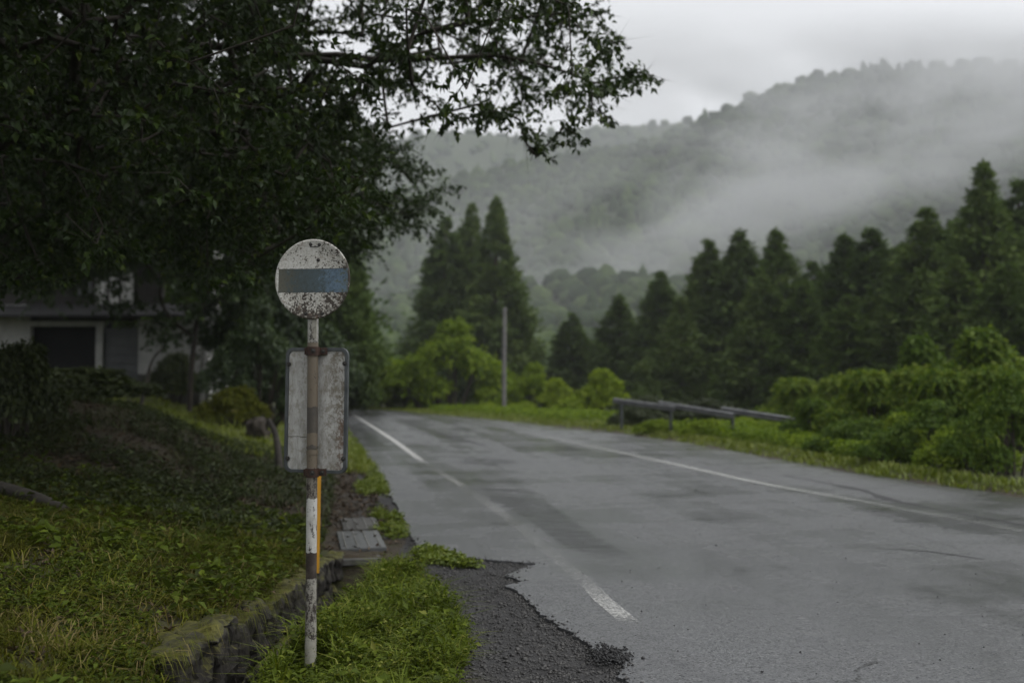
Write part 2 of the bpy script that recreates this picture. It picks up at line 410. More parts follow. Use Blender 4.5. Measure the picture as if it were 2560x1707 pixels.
def mat_disc():
    m, nt, N, L, out = new_mat('worn_sign_face')
    tc = N.new('ShaderNodeTexCoord'); co = tc.outputs['Object']
    s = N.new('ShaderNodeSeparateXYZ'); L.new(co, s.inputs['Vector']); X, Z = s.outputs['X'], s.outputs['Z']
    big = noise_node(nt, 9, 4, .6, co); med = noise_node(nt, 42, 6, .72, co); fin = noise_node(nt, 105, 5, .75, co)
    # dirt film and chips get denser towards the rim and the lower half
    rad = mathn(nt, 'MULTIPLY', mathn(nt, 'SQRT', mathn(nt, 'ADD', mathn(nt, 'MULTIPLY', X, X), mathn(nt, 'MULTIPLY', Z, Z))), 5.0)
    dens = mathn(nt, 'ADD', mathn(nt, 'MULTIPLY', rad, .10), mathn(nt, 'MULTIPLY', big.outputs['Fac'], .34))
    dens = mathn(nt, 'ADD', dens, mathn(nt, 'MULTIPLY', Z, -.28))
    dens = mathn(nt, 'ADD', dens, mathn(nt, 'MULTIPLY', X, .22))
    v = mathn(nt, 'ADD', mathn(nt, 'MULTIPLY', med.outputs['Fac'], .55), mathn(nt, 'MULTIPLY', fin.outputs['Fac'], .45))
    chip = mrange(nt, mathn(nt, 'ADD', v, dens), .752, .80)
    film = mrange(nt, mathn(nt, 'ADD', mathn(nt, 'MULTIPLY', fin.outputs['Fac'], .7), dens), .46, .68)
    white = mixc(nt, mathn(nt, 'MULTIPLY', film, .78), (.58, .575, .55), (.22, .205, .155))
    spk = N.new('ShaderNodeTexVoronoi'); spk.inputs['Scale'].default_value = 62; L.new(co, spk.inputs['Vector'])
    sps = N.new('ShaderNodeSeparateColor'); L.new(spk.outputs['Color'], sps.inputs['Color'])
    dot = mathn(nt, 'MULTIPLY', mathn(nt, 'LESS_THAN', spk.outputs['Distance'], mathn(nt, 'MULTIPLY', sps.outputs['Red'], .34)), mathn(nt, 'GREATER_THAN', sps.outputs['Green'], .62))
    white = mixc(nt, mathn(nt, 'MULTIPLY', dot, .8), white, (.05, .042, .032))
    # band
    wob = mathn(nt, 'MULTIPLY', mathn(nt, 'SUBTRACT', med.outputs['Fac'], .5), .012)
    zz = mathn(nt, 'ADD', Z, wob)
    band = mathn(nt, 'MULTIPLY', mathn(nt, 'LESS_THAN', zz, .052), mathn(nt, 'GREATER_THAN', zz, -.066))
    band = mathn(nt, 'MULTIPLY', band, mathn(nt, 'LESS_THAN', mathn(nt, 'ABSOLUTE', mathn(nt, 'SUBTRACT', X, .004)), .186))
    br = ramp(N, [(.10, (.085, .085, .066)), (.3, (.055, .072, .074)), (.6, (.062, .088, .10)), (.75, (.085, .13, .175)), (.88, (.12, .18, .25)), (.98, (.09, .11, .09))])
    L.new(mathn(nt, 'ADD', mrange(nt, X, -.2, .2), mathn(nt, 'MULTIPLY', mathn(nt, 'SUBTRACT', med.outputs['Fac'], .5), 1.1)), br.inputs['Fac'])
    fleck = mrange(nt, mathn(nt, 'SUBTRACT', v, mathn(nt, 'MULTIPLY', big.outputs['Fac'], .12)), .53, .57)
    bc = mixc(nt, mathn(nt, 'MULTIPLY', fleck, .55), br.outputs['Color'], (.22, .24, .23))
    bc = mixc(nt, mathn(nt, 'MULTIPLY', mrange(nt, v, .46, .40), .6), bc, (.025, .03, .022))
    edge = mathn(nt, 'LESS_THAN', mathn(nt, 'ABSOLUTE', mathn(nt, 'SUBTRACT', mathn(nt, 'ABSOLUTE', mathn(nt, 'ADD', zz, .007)), .059)), .0016)
    c = mixc(nt, chip, white, (.045, .036, .028))
    rustf = mathn(nt, 'MULTIPLY', mrange(nt, noise_node(nt, 24, 4, .6, co).outputs['Fac'], .58, .68), .5)
    c = mixc(nt, rustf, c, (.16, .10, .065))
    c = mixc(nt, band, c, bc)
    c = mixc(nt, mathn(nt, 'MULTIPLY', edge, .7), c, (.03, .03, .03))
    principled(nt, out, c, mrange(nt, v, .4, .6, .45, .7), bump(nt, mathn(nt, 'SUBTRACT', v, chip), .35, .002), spec=.35)
    return m
M['disc'] = mat_disc()
def mat_board():
    m, nt, N, L, out = new_mat('worn_board_back')
    tc = N.new('ShaderNodeTexCoord'); co = tc.outputs['Object']
    s = N.new('ShaderNodeSeparateXYZ'); L.new(co, s.inputs['Vector']); X, Z = s.outputs['X'], s.outputs['Z']
    st = noise_node(nt, 24, 6, .7, co, (1, 1, .38), .8); bl = noise_node(nt, 26, 6, .72, co); big = noise_node(nt, 7, 4, .6, co); fin = noise_node(nt, 120, 4, .75, co)
    right = mrange(nt, mathn(nt, 'ADD', X, mathn(nt, 'MULTIPLY', mathn(nt, 'SUBTRACT', big.outputs['Fac'], .5), .22)), .02, .12)
    c = mixc(nt, mrange(nt, st.outputs['Fac'], .38, .62), (.26, .255, .235), (.44, .44, .425))
    c = mixc(nt, mathn(nt, 'MULTIPLY', mrange(nt, bl.outputs['Fac'], .52, .60), .55), c, (.20, .185, .14))
    flake = mathn(nt, 'MULTIPLY', right, mrange(nt, mathn(nt, 'ADD', mathn(nt, 'MULTIPLY', bl.outputs['Fac'], .6), mathn(nt, 'MULTIPLY', fin.outputs['Fac'], .4)), .47, .53))
    c = mixc(nt, mathn(nt, 'MULTIPLY', flake, .75), c, (.12, .10, .07))
    red = mathn(nt, 'MULTIPLY', mathn(nt, 'MULTIPLY', mrange(nt, X, .10, .15), mrange(nt, Z, .02, -.06)), mrange(nt, bl.outputs['Fac'], .4, .6))
    c = mixc(nt, mathn(nt, 'MULTIPLY', red, .6), c, (.13, .055, .04))
    # thin scratched lines across the left half
    ln = mathn(nt, 'LESS_THAN', mathn(nt, 'ABSOLUTE', mathn(nt, 'ADD', Z, mathn(nt, 'ADD', .135, mathn(nt, 'MULTIPLY', mathn(nt, 'SUBTRACT', bl.outputs['Fac'], .5), .012)))), .0022)
    ln = mathn(nt, 'MULTIPLY', ln, mathn(nt, 'LESS_THAN', X, -.02))
    c = mixc(nt, mathn(nt, 'MULTIPLY', ln, .8), c, (.06, .055, .045))
    spots = mrange(nt, fin.outputs['Fac'], .64, .69)
    c = mixc(nt, mathn(nt, 'MULTIPLY', spots, .7), c, (.07, .06, .045))
    principled(nt, out, c, .62, bump(nt, mathn(nt, 'ADD', bl.outputs['Fac'], flake), .35, .002), spec=.3)
    return m
M['board'] = mat_board()
def mat_post():
    m, nt, N, L, out = new_mat('striped_worn_post')
    tc = N.new('ShaderNodeTexCoord'); co = tc.outputs['Object']
    s = N.new('ShaderNodeSeparateXYZ'); L.new(co, s.inputs['Vector']); Z = s.outputs['Z']
    n1 = noise_node(nt, 38, 6, .72, co, (1, 1, .45)); n2 = noise_node(nt, 130, 4, .75, co); n3 = noise_node(nt, 16, 4, .6, co)
    v = mathn(nt, 'ADD', mathn(nt, 'MULTIPLY', n1.outputs['Fac'], .6), mathn(nt, 'MULTIPLY', n2.outputs['Fac'], .4))
    zr = mathn(nt, 'DIVIDE', mathn(nt, 'ADD', Z, mathn(nt, 'MULTIPLY', mathn(nt, 'ADD', mathn(nt, 'MULTIPLY', mathn(nt, 'SUBTRACT', n1.outputs['Fac'], .5), .10), mathn(nt, 'SUBTRACT', n3.outputs['Fac'], .5)), .045)), 2.2)
    W, D, T, G, B = (.45, .45, .43), (.028, .02, .017), (.12, .098, .070), (.15, .137, .115), (.05, .045, .038)
    zs = lambda y: max(0.0, (1690 - y) / 497.8 / 2.2)
    bands = [(0, (.3, .29, .25)), (zs(1590), (.26, .25, .22)), (zs(1452), D), (zs(1390), W), (zs(1255), G), (zs(1180), T), (zs(1130), B), (zs(1122), T), (zs(1092), B), (zs(1028), T), (zs(868), (.36, .355, .33))]
    r1 = ramp(N, bands, 'CONSTANT'); L.new(zr, r1.inputs['Fac'])
    wear = ramp(N, [(0, (.40,) * 3), (zs(1600), (.465,) * 3), (zs(1452), (.25,) * 3), (zs(1390), (.425,) * 3), (zs(1255), (.45,) * 3), (zs(1180), (.37,) * 3), (zs(868), (.46,) * 3)], 'CONSTANT'); L.new(zr, wear.inputs['Fac'])
    sx = N.new('ShaderNodeSeparateColor'); L.new(wear.outputs['Color'], sx.inputs['Color'])
    chip = mrange(nt, mathn(nt, 'SUBTRACT', mathn(nt, 'ADD', v, sx.outputs['Red']), .95), .0, .05)
    c = mixc(nt, mathn(nt, 'MULTIPLY', mrange(nt, n3.outputs['Fac'], .45, .65), .4), r1.outputs['Color'], (.12, .10, .075))
    c = mixc(nt, chip, c, (.026, .02, .016))
    principled(nt, out, c, mrange(nt, v, .4, .6, .42, .7), bump(nt, mathn(nt, 'SUBTRACT', v, chip), .4, .003), spec=.4)
    return m
M['post'] = mat_post()

# ------------------------------------------------------------------ terrain
LEFT_PX = [(1575, 1707), (1540, 1690), (1560, 1655), (1490, 1640), (1455, 1600), (1395, 1560), (1340, 1525), (1310, 1490), (1262, 1462), (1306, 1452), (1262, 1437), (1340, 1408), (1240, 1400), (1130, 1388), (1050, 1374), (1025, 1340), (1010, 1300), (985, 1255), (955, 1200), (925, 1150), (902, 1110), (884, 1075), (872, 1055), (850, 1040), (760, 1030), (640, 1024)]
RIGHT_PX = [(600, 1016), (870, 1021), (1000, 1027), (1100, 1037), (1200, 1046), (1300, 1056), (1420, 1069), (1540, 1081), (1680, 1100), (1800, 1120), (1900, 1138), (2050, 1164), (2200, 1190), (2380, 1216), (2560, 1240)]
left_pts = [gnd(*p) for p in LEFT_PX]
right_pts = [gnd(*p) for p in RIGHT_PX] + [Vector((8.2, 7.5, 0)), Vector((9.6, 0, 0)), Vector((11.5, -20, 0))]
lsort = sorted([(p.y, p.x) for p in left_pts]); rsort = sorted([(p.y, p.x) for p in right_pts])
LY = np.array([-20] + [a for a, b in lsort]); LX = np.array([3.2] + [b for a, b in lsort])
RY = np.array([a for a, b in rsort]); RX = np.array([b for a, b in rsort])
LYs = np.array([-20, 4.9, 6, 7.6, 9.4, 12, 16, 23, 33, 40, 50]); LXs = np.array([5, .45, .25, 0, -.95, -1.4, -2.1, -3.5, -5.5, -7.3, -14])

def ground_z(x, y):
    x = np.asarray(x, float); y = np.asarray(y, float)
    xl = np.interp(y, LYs, LXs); xr = np.interp(y, RY, RX)
    z = np.full(np.broadcast(x, y).shape, -0.022)
    dl = xl - x                                  # metres left of the pavement
    # shoulder rises a little, then the left bank
    z = z + 0.035 * sstep(0.3, 1.2, dl) * sstep(40, 20, y)
    xw = np.interp(y, [0, 7.2, 9, 12, 16, 23, 33, 60], [-1.5, -1.5, -1.75, -2.2, -2.9, -4.4, -6.6, -18])   # top edge of the ditch wall
    db = xw - x
    bank = 0.12 * sstep(0, .12, db) * sstep(9, 5, y) + 0.05 * sstep(0, .2, db) + 0.165 * np.clip(db, 0, 60) * sstep(34, 8, y) * sstep(18, 5, db) 
    bank = bank + 0.10 * sstep(.1, .9, db) * sstep(10, 5, y)
    z = z + bank
    # earth mound behind the near grass
    z = z + 0.62 * np.exp(-((y - 14.5) / 3.4) ** 2) * sstep(.7, 3.4, db)
    # rise towards the house
    z = z + 1.25 * sstep(3.2, 7.5, db) * sstep(20, 31, y) + .35 * sstep(0, 4, db) * sstep(18, 26, y)
    # roughness
    rough = sstep(.2, 1.2, np.maximum(dl, x - xr))
    z = z + rough * ((fbm(x * 1.1, y * 1.1, 3) - .5) * .16 + (fbm(x * 5, y * 5, 9, 3) - .5) * .05)
    z = z + sstep(-.4, .3, dl) * (fbm(x * 11, y * 11, 21, 3) - .5) * .03 * sstep(20, 10, y)
    # ditch
    tr = np.interp(y, [0, 5.2, 6.2, 7.2, 9], [-1.16, -1.16, -1.08, -1.0, -1.1])
    ditch = sstep(-1.53, -1.47, x) * sstep(tr + .02, tr - .05, x) * sstep(8.5, 8.3, y)
    z = z * (1 - ditch) + (-0.5) * ditch
    # right verge: low kerb-like lip then falling ground
    dr = x - xr
    z = np.where(dr > 0, z + 0.10 * sstep(.02, .25, dr) * sstep(60, 30, y) - 1.1 * sstep(3.0, 9, dr), z)
    z = z - 0.8 * sstep(53, 70, y) * sstep(-12, -6, x)
    return z

def axis(parts):
    a = []
    for lo, hi, st in parts: a += list(np.arange(lo, hi, st))
    return np.array(a + [parts[-1][1]])
gx = axis([(-1400, -200, 120), (-200, -60, 14), (-60, -16, 2.0), (-16, -5, .3), (-5, -1.7, .07), (-1.7, -.8, .025), (-.8, 1.2, .06), (1.2, 12, .5), (12, 60, 2), (60, 200, 14), (200, 1400, 120)])
gy = axis([(-400, -20, 40), (-20, 3.4, 1.2), (3.4, 9.2, .055), (9.2, 18, .12), (18, 60, .6), (60, 200, 6), (200, 1600, 100)])
GX, GY = np.meshgrid(gx, gy)
GZ = ground_z(GX, GY)
V = np.stack([GX, GY, GZ], -1).reshape(-1, 3)
nx, ny = len(gx), len(gy)
ii = np.arange(nx * ny).reshape(ny, nx)
F = np.stack([ii[:-1, :-1], ii[:-1, 1:], ii[1:, 1:], ii[1:, :-1]], -1).reshape(-1, 4)
me = tri_mesh('ground', V, F, smooth=True)
dlv = np.interp(V[:, 1], LYs, LXs) - V[:, 0]
zone = np.where((V[:, 0] > -1.0) & (V[:, 1] < 9.5), sstep(1.0, .5, dlv + (vnoise(V[:, 0] * 3, V[:, 1] * 3, 5) - .5) * .6), 0.0)
zone = np.where((V[:, 1] >= 9.5), sstep(.7, .2, dlv), zone)
turf = np.where((dlv > 1.0), -sstep(14, 20, V[:, 1]) - .75 * sstep(10.5, 7.5, V[:, 1]) - .2, 0)
zone = np.where(dlv > 1.0, turf, zone)
zone = np.where(V[:, 0] > np.interp(V[:, 1], RY, RX), -1.0, zone)
a = me.attributes.new('zone', 'FLOAT', 'POINT'); a.data.foreach_set('value', zone.astype(np.float32))
ground = link('ground', me, M['soil']); tag(ground, kind='structure')

# road slab: outline subdivided with small ragged steps on the broken left edge
def ragged(pts, amp, n):
    out = []
    for a, b in zip(pts[:-1], pts[1:]):
        L = (b - a).length; k = max(1, min(n, int(L / .05)))
        nrm = Vector((-(b - a).y, (b - a).x, 0)).normalized()
        for i in range(k):
            p = a.lerp(b, i / k)
            out.append(p + (nrm * random.uniform(-amp, amp) if i else Vector()))
    out.append(pts[-1]); return out
outl = [Vector((3.2, -20, 0)), Vector((.62, 4.2, 0))] + ragged(left_pts, .022, 30) + [Vector((-30, 58, 0)), Vector((-30, 63, 0))] + ragged(right_pts, .03, 24)
bm = bmesh.new()
top = [bm.verts.new((p.x, p.y, 0.0)) for p in outl]
es = [bm.edges.new((top[i], top[(i + 1) % len(top)])) for i in range(len(top))]
bmesh.ops.triangle_fill(bm, edges=es, use_beauty=True, use_dissolve=False)
for i in range(len(top)):
    a, b = top[i], top[(i + 1) % len(top)]
    c = bm.verts.new((a.co.x, a.co.y, -.09)); d = bm.verts.new((b.co.x, b.co.y, -.09))
    bm.faces.new((a, b, d, c))
bmesh.ops.recalc_face_normals(bm, faces=bm.faces)
me = bpy.data.meshes.new('road'); bm.to_mesh(me); bm.free()
road = link('road', me, M['asphalt']); tag(road, kind='structure')

def smooth_path(pts, step=.35):
    pts = [Vector(p) for p in pts]; out = []
    P = [pts[0] * 2 - pts[1]] + pts + [pts[-1] * 2 - pts[-2]]
    for i in range(1, len(P) - 2):
        p0, p1, p2, p3 = P[i - 1:i + 3]; n = max(2, int((p2 - p1).length / step))
        for k in range(n):
            t = k / n
            out.append(.5 * ((2 * p1) + (p2 - p0) * t + (2 * p0 - 5 * p1 + 4 * p2 - p3) * t * t + (3 * p1 - p0 - 3 * p2 + p3) * t ** 3))
    out.append(pts[-1]); return out
def ribbon(name, px, width, mat, z, wear=None, parent=None, jag=0.0, taper=False):
    path = smooth_path([gnd(*p[:2]) for p in px]); n = len(path)
    vs, fs, wr = [], [], []
    ws = [p[2] for p in px] if len(px[0]) > 2 else None
    ys = [gnd(*p[:2]).y for p in px]
    for i, p in enumerate(path):
        d = (path[min(i + 1, n - 1)] - path[max(0, i - 1)]).normalized(); nr = Vector((-d.y, d.x, 0))
        w = width * (math.sin(math.pi * min(max(i / (n - 1), .02), .98)) ** .5 if taper else 1)
        for s in (-1, 1):
            q = p + nr * s * (w / 2 + random.uniform(-jag, jag)); vs.append((q.x, q.y, z))
            if ws:
                o = np.argsort(ys); wr.append(float(np.interp(p.y, np.array(ys)[o], np.array(ws)[o])))
        if i: fs.append((2 * i - 2, 2 * i - 1, 2 * i + 1, 2 * i))
    me = tri_mesh(name, vs, fs)
    if ws:
        a = me.attributes.new('wear', 'FLOAT', 'POINT'); a.data.foreach_set('value', np.array(wr, np.float32))
    o = link(name, me, mat, parent)
    return o
# painted edge lines: third number = how far the paint has worn away
ribbon('edge_line', [(868, 1028, .6), (905, 1050, .5), (980, 1098, .44), (1045, 1145, .48), (1070, 1162, .62), (1149, 1210, .54), (1160, 1220, .61), (1241, 1274, .57), (1301, 1320, .60), (1376, 1381, .60), (1468, 1459, .585), (1505, 1498, .52), (1550, 1535, .50), (1575, 1558, .62), (1640, 1610, .72)], .125, M['paint'], .004, parent=road)
ribbon('edge_line', [(960, 1034, .6), (1100, 1045, .58), (1260, 1069, .57), (1500, 1120, .53), (1700, 1163, .49), (1900, 1207, .50), (2100, 1243, .55), (2250, 1270, .585), (2560, 1328, .59)], .125, M['paint'], .004, parent=road)
ribbon('tar_seam', [(985, 1042), (1030, 1058), (1075, 1070)], .16, M['tar'], .003, parent=road, jag=.03, taper=True)
ribbon('tar_seam', [(1090, 1078), (1150, 1098), (1222, 1116)], .18, M['tar'], .003, parent=road, jag=.03, taper=True)
ribbon('tar_seam', [(1960, 1188), (2120, 1218), (2240, 1252), (2400, 1284), (2560, 1312)], .12, M['tar'], .003, parent=road, jag=.05, taper=True)
ribbon('tar_seam', [(2190, 1370), (2320, 1378), (2460, 1398)], .03, M['tar'], .003, parent=road, jag=.012, taper=True)
ribbon('tar_seam', [(1170, 1222), (1260, 1224), (1340, 1232)], .10, M['tar'], .003, parent=road, jag=.04, taper=True)

def mat_repair():
    m, nt, N, L, out = new_mat('worn_road_repair')
    tc = N.new('ShaderNodeTexCoord'); co = tc.outputs['Object']
    w = N.new('ShaderNodeAttribute'); w.attribute_name = 'wear'
    n = noise_node(nt, 6, 6, .7, co, (.5, 1.6, 1), .5); n2 = noise_node(nt, 150, 3, .7, co)
    keep = mrange(nt, mathn(nt, 'SUBTRACT', mathn(nt, 'ADD', n.outputs['Fac'], .5), w.outputs['Fac']), .36, .62)
    tr = N.new('ShaderNodeBsdfTransparent'); p = N.new('ShaderNodeBsdfPrincipled')
    r = ramp(N, [(.3, (.012, .013, .013)), (.7, (.05, .053, .052))]); L.new(n2.outputs['Fac'], r.inputs['Fac']); L.new(r.outputs['Color'], p.inputs['Base Color'])
    p.inputs['Roughness'].default_value = .55; p.inputs['Specular IOR Level'].default_value = .35
    L.new(bump(nt, n2.outputs['Fac'], .4, .005), p.inputs['Normal'])
    mx = N.new('ShaderNodeMixShader'); L.new(mathn(nt, 'MULTIPLY', keep, .32), mx.inputs['Fac']); L.new(tr.outputs[0], mx.inputs[1]); L.new(p.outputs[0], mx.inputs[2])
    L.new(mx.outputs[0], out.inputs['Surface'])
    return m
M['repair'] = mat_repair()
def repair(px):
    P = [gnd(*p) for p in px]; c = sum(P, Vector()) / len(P); n = len(P)
    inner = [c.lerp(p, .62) for p in P]
    vs = [(c.x, c.y, .0025)] + [(p.x, p.y, .0025) for p in inner] + [(p.x, p.y, .0025) for p in P]
    me = bpy.data.meshes.new('road_repair')
    me.from_pydata(vs, [], [(0, 1 + i, 1 + (i + 1) % n) for i in range(n)] + [(1 + i, 1 + n + i, 1 + n + (i + 1) % n, 1 + (i + 1) % n) for i in range(n)])
    a = me.attributes.new('wear', 'FLOAT', 'POINT'); a.data.foreach_set('value', np.array([.42] + [.46] * n + [.85] * n, np.float32))
    link('road_repair', me, M['repair'], road)
repair([(1150, 1215), (1240, 1216), (1350, 1228), (1400, 1262), (1480, 1320), (1570, 1372), (1640, 1412), (1620, 1440), (1520, 1428), (1440, 1400), (1380, 1360), (1290, 1290), (1210, 1245)])
repair([(880, 1052), (905, 1046), (955, 1060), (965, 1075), (930, 1082), (895, 1080)])
repair([(2080, 1262), (2200, 1268), (2420, 1290), (2560, 1320), (2560, 1352), (2360, 1330), (2200, 1300)])
repair([(1130, 1140), (1300, 1146), (1330, 1160), (1240, 1168), (1120, 1160)])

# ------------------------------------------------------------------ hills
def hill_mesh(name, Y0, Y1, prof, xr, seed, rough, nxx, nyy, zbase=-2):
    u = np.linspace(xr[0], xr[1], nxx); v = np.linspace(0, 1.35, nyy)
    U, Vv = np.meshgrid(u, v)
    pu = np.array([(p[0] - 1280) / FPX for p in prof]) * Y1
    pz = np.array([(950 - p[1]) / FPX for p in prof]) * Y1
    crest = np.interp(U, pu, pz)
    for k in range(2): crest = (crest + np.roll(crest, 3, 1) + np.roll(crest, -3, 1)) / 3
    Yv = Y0 + (Y1 - Y0) * Vv + (fbm(U / 60, Vv * 3, seed) - .5) * 30
    prof_v = np.where(Vv <= 1, (.62 * Vv + .38 * Vv ** 2), 1 - (Vv - 1) * 1.2)
    gul = (fbm(U / 75 + Vv * .8, Vv * 1.3, seed + 5) - .5) * rough * np.sin(np.pi * np.clip(Vv, 0, 1))
    Z = zbase + crest * prof_v + gul
    return U, Yv, Z
HILL_A = [(200, 560), (500, 540), (800, 505), (950, 470), (1100, 430), (1250, 390), (1370, 366), (1480, 362), (1560, 345), (1640, 322), (1750, 285), (1830, 235), (1920, 195), (2000, 160), (2080, 145), (2250, 143), (2420, 135), (2560, 130), (2800, 150), (3400, 300)]
HILL_B = [(200, 420), (700, 370), (900, 350), (1060, 318), (1140, 305), (1230, 320), (1350, 312), (1500, 300), (1600, 296), (1750, 280), (2000, 270), (2600, 260)]
HILL_C = [(300, 760), (700, 745), (950, 710), (1150, 690), (1350, 660), (1500, 655), (1700, 672), (1900, 700), (2200, 690), (2600, 660), (3000, 640)]
hills = []
M['hill_soil'] = mat_plain('hill_undergrowth', (.02, .03, .012), (.04, .055, .02), .2, .9, .2, .05)
CR_V, CR_F, CR_R, cr_off = [], [], [], 0
bmi = bmesh.new(); bmesh.ops.create_icosphere(bmi, subdivisions=2, radius=1)
ICO_V = np.array([v.co[:] for v in bmi.verts]); ICO_F = np.array([[v.index for v in f.verts] for f in bmi.faces]); bmi.free()
def crowns(P, r, hfac, conif):
    """leafy crown lumps for the far woods"""
    global cr_off
    n, k = len(P), len(ICO_V)
    b = ICO_V[None] * (1 + RNG.normal(0, .17, (n, k, 1)))
    b = b * np.stack([r, r, r * hfac], -1)[:, None, :]
    taper = np.where(conif[:, None], 1 - .75 * np.clip((ICO_V[None, :, 2] + .3) / 1.3, 0, 1), 1.0)
    b[..., 0] *= taper; b[..., 1] *= taper
    b += P[:, None, :]
    CR_V.append(b.reshape(-1, 3)); CR_F.append((ICO_F[None] + (np.arange(n) * k)[:, None, None] + cr_off).reshape(-1, 3))
    base = np.repeat(RNG.random(n) * .7, len(ICO_F)) + RNG.random(n * len(ICO_F)) * .3
    CR_R.append(base); cr_off += n * k
for nm, Y0, Y1, prof, xr, seed, rough, ncr, rr in (
        ('hill', 105, 175, HILL_C, (-75, 150), 4, 5, 1100, (1.3, 2.6)),
        ('hill', 190, 430, HILL_A, (-170, 330), 1, 30, 3900, (1.6, 3.2)),
        ('hill', 520, 800, HILL_B, (-260, 440), 2, 40, 1500, (2.6, 4.8))):
    U, Yv, Z = hill_mesh(nm, Y0, Y1, prof, xr, seed, rough, 120, 50)
    n, m = U.shape
    ii = np.arange(n * m).reshape(n, m)
    F = np.stack([ii[:-1, :-1], ii[:-1, 1:], ii[1:, 1:], ii[1:, :-1]], -1).reshape(-1, 4)
    VV = np.stack([U, Yv, Z], -1).reshape(-1, 3)
    o = link(nm, tri_mesh(nm, VV, F, smooth=True), M['hill_soil']); tag(o, kind='structure')
    # crowns only where the slope can be seen
    tx = RNG.uniform(0, m - 1.001, ncr * 4); ty = RNG.uniform(0, (n - 1) / 1.35 * 1.03, ncr * 4)
    i0, j0 = ty.astype(int), tx.astype(int)
    P = np.stack([U[i0, j0] + (tx - j0) * (U[0, 1] - U[0, 0]), Yv[i0, j0] * (1 - (ty - i0)) + Yv[i0 + 1, j0] * (ty - i0), Z[i0, j0] * (1 - (ty - i0)) + Z[i0 + 1, j0] * (ty - i0)], -1)
    sx_, sy_ = project(P)
    ok = (sx_ > 560) & (sx_ < 2720) & (sy_ < 960) & (sy_ > 60)
    P = P[ok][:ncr]
    r = RNG.uniform(*rr, len(P)); con = RNG.random(len(P)) < np.where(fbm(P[:, 0] / 40, P[:, 1] / 40, 8) > .60, .5, .03)
    P[:, 2] += r * .5
    crowns(P, np.where(con, r * .75, r), np.where(con, 2.1, .95), con)
M['far_wood'] = mat_leaf('far_wood_leaf', [(0, (.010, .018, .007)), (.5, (.026, .044, .015)), (1, (.07, .10, .032))], .85, .08, None, .05)
fw = link('hillside_wood', tri_mesh('hillside_wood', np.concatenate(CR_V), np.concatenate(CR_F), np.concatenate(CR_R)), M['far_wood'])
tag(fw, 'mixed green wood covering the misty hillsides behind the road', 'wood', kind='stuff')

# ------------------------------------------------------------------ foliage builders
def unit(v):
    return v / np.maximum(np.linalg.norm(v, axis=-1, keepdims=True), 1e-9)
def kites(P, D, Nn, ln, wd, fold=.25, droop=0.0):
    """folded four-point leaves: P base, D axis, Nn face normal"""
    D = unit(D); S = unit(np.cross(D, Nn)); Nn = unit(np.cross(S, D))
    ln = np.asarray(ln)[:, None]; wd = np.asarray(wd)[:, None]
    tip = P + D * ln - Nn * ln * droop
    mid = P + D * ln * .45
    a = mid + S * wd * .5 + Nn * wd * fold; b = mid - S * wd * .5 + Nn * wd * fold
    n = len(P)
    V = np.stack([P, a, tip, b], 1).reshape(-1, 3)
    o = (np.arange(n) * 4)[:, None]
    F = np.concatenate([o + np.array([[0, 1, 2]]), o + np.array([[0, 2, 3]])], 1).reshape(-1, 3)
    return V, F
def leaf_mesh(name, P, D, Nn, ln, wd, rnd, **kw):
    V, F = kites(P, D, Nn, ln, wd, **kw)
    return tri_mesh(name, V, F, np.repeat(rnd, 2))
def rand_dirs(n):
    return unit(RNG.normal(0, 1, (n, 3)))
def blades(P, h, w, lean, rnd, bend=.5):
    """three-face bent grass blades"""
    n = len(P); az = RNG.uniform(0, 2 * np.pi, n)
    d = np.stack([np.cos(az), np.sin(az), np.zeros(n)], -1); s = np.stack([-np.sin(az), np.cos(az), np.zeros(n)], -1)
    h = h[:, None]; w = w[:, None]; lean = lean[:, None]; up = np.array([[0, 0, 1.0]])
    b0, b1 = P - s * w * .5, P + s * w * .5
    m = P + up * h * .6 + d * h * lean * .35; m0, m1 = m - s * w * .4, m + s * w * .4
    t = P + up * h * (1 - bend * lean * .55) + d * h * lean * .95
    V = np.stack([b0, b1, m1, m0, t], 1).reshape(-1, 3); o = (np.arange(n) * 5)[:, None]
    F = np.concatenate([o + np.array([[0, 1, 2]]), o + np.array([[0, 2, 3]]), o + np.array([[3, 2, 4]])], 1).reshape(-1, 3)
    return V, F, np.repeat(rnd, 3)

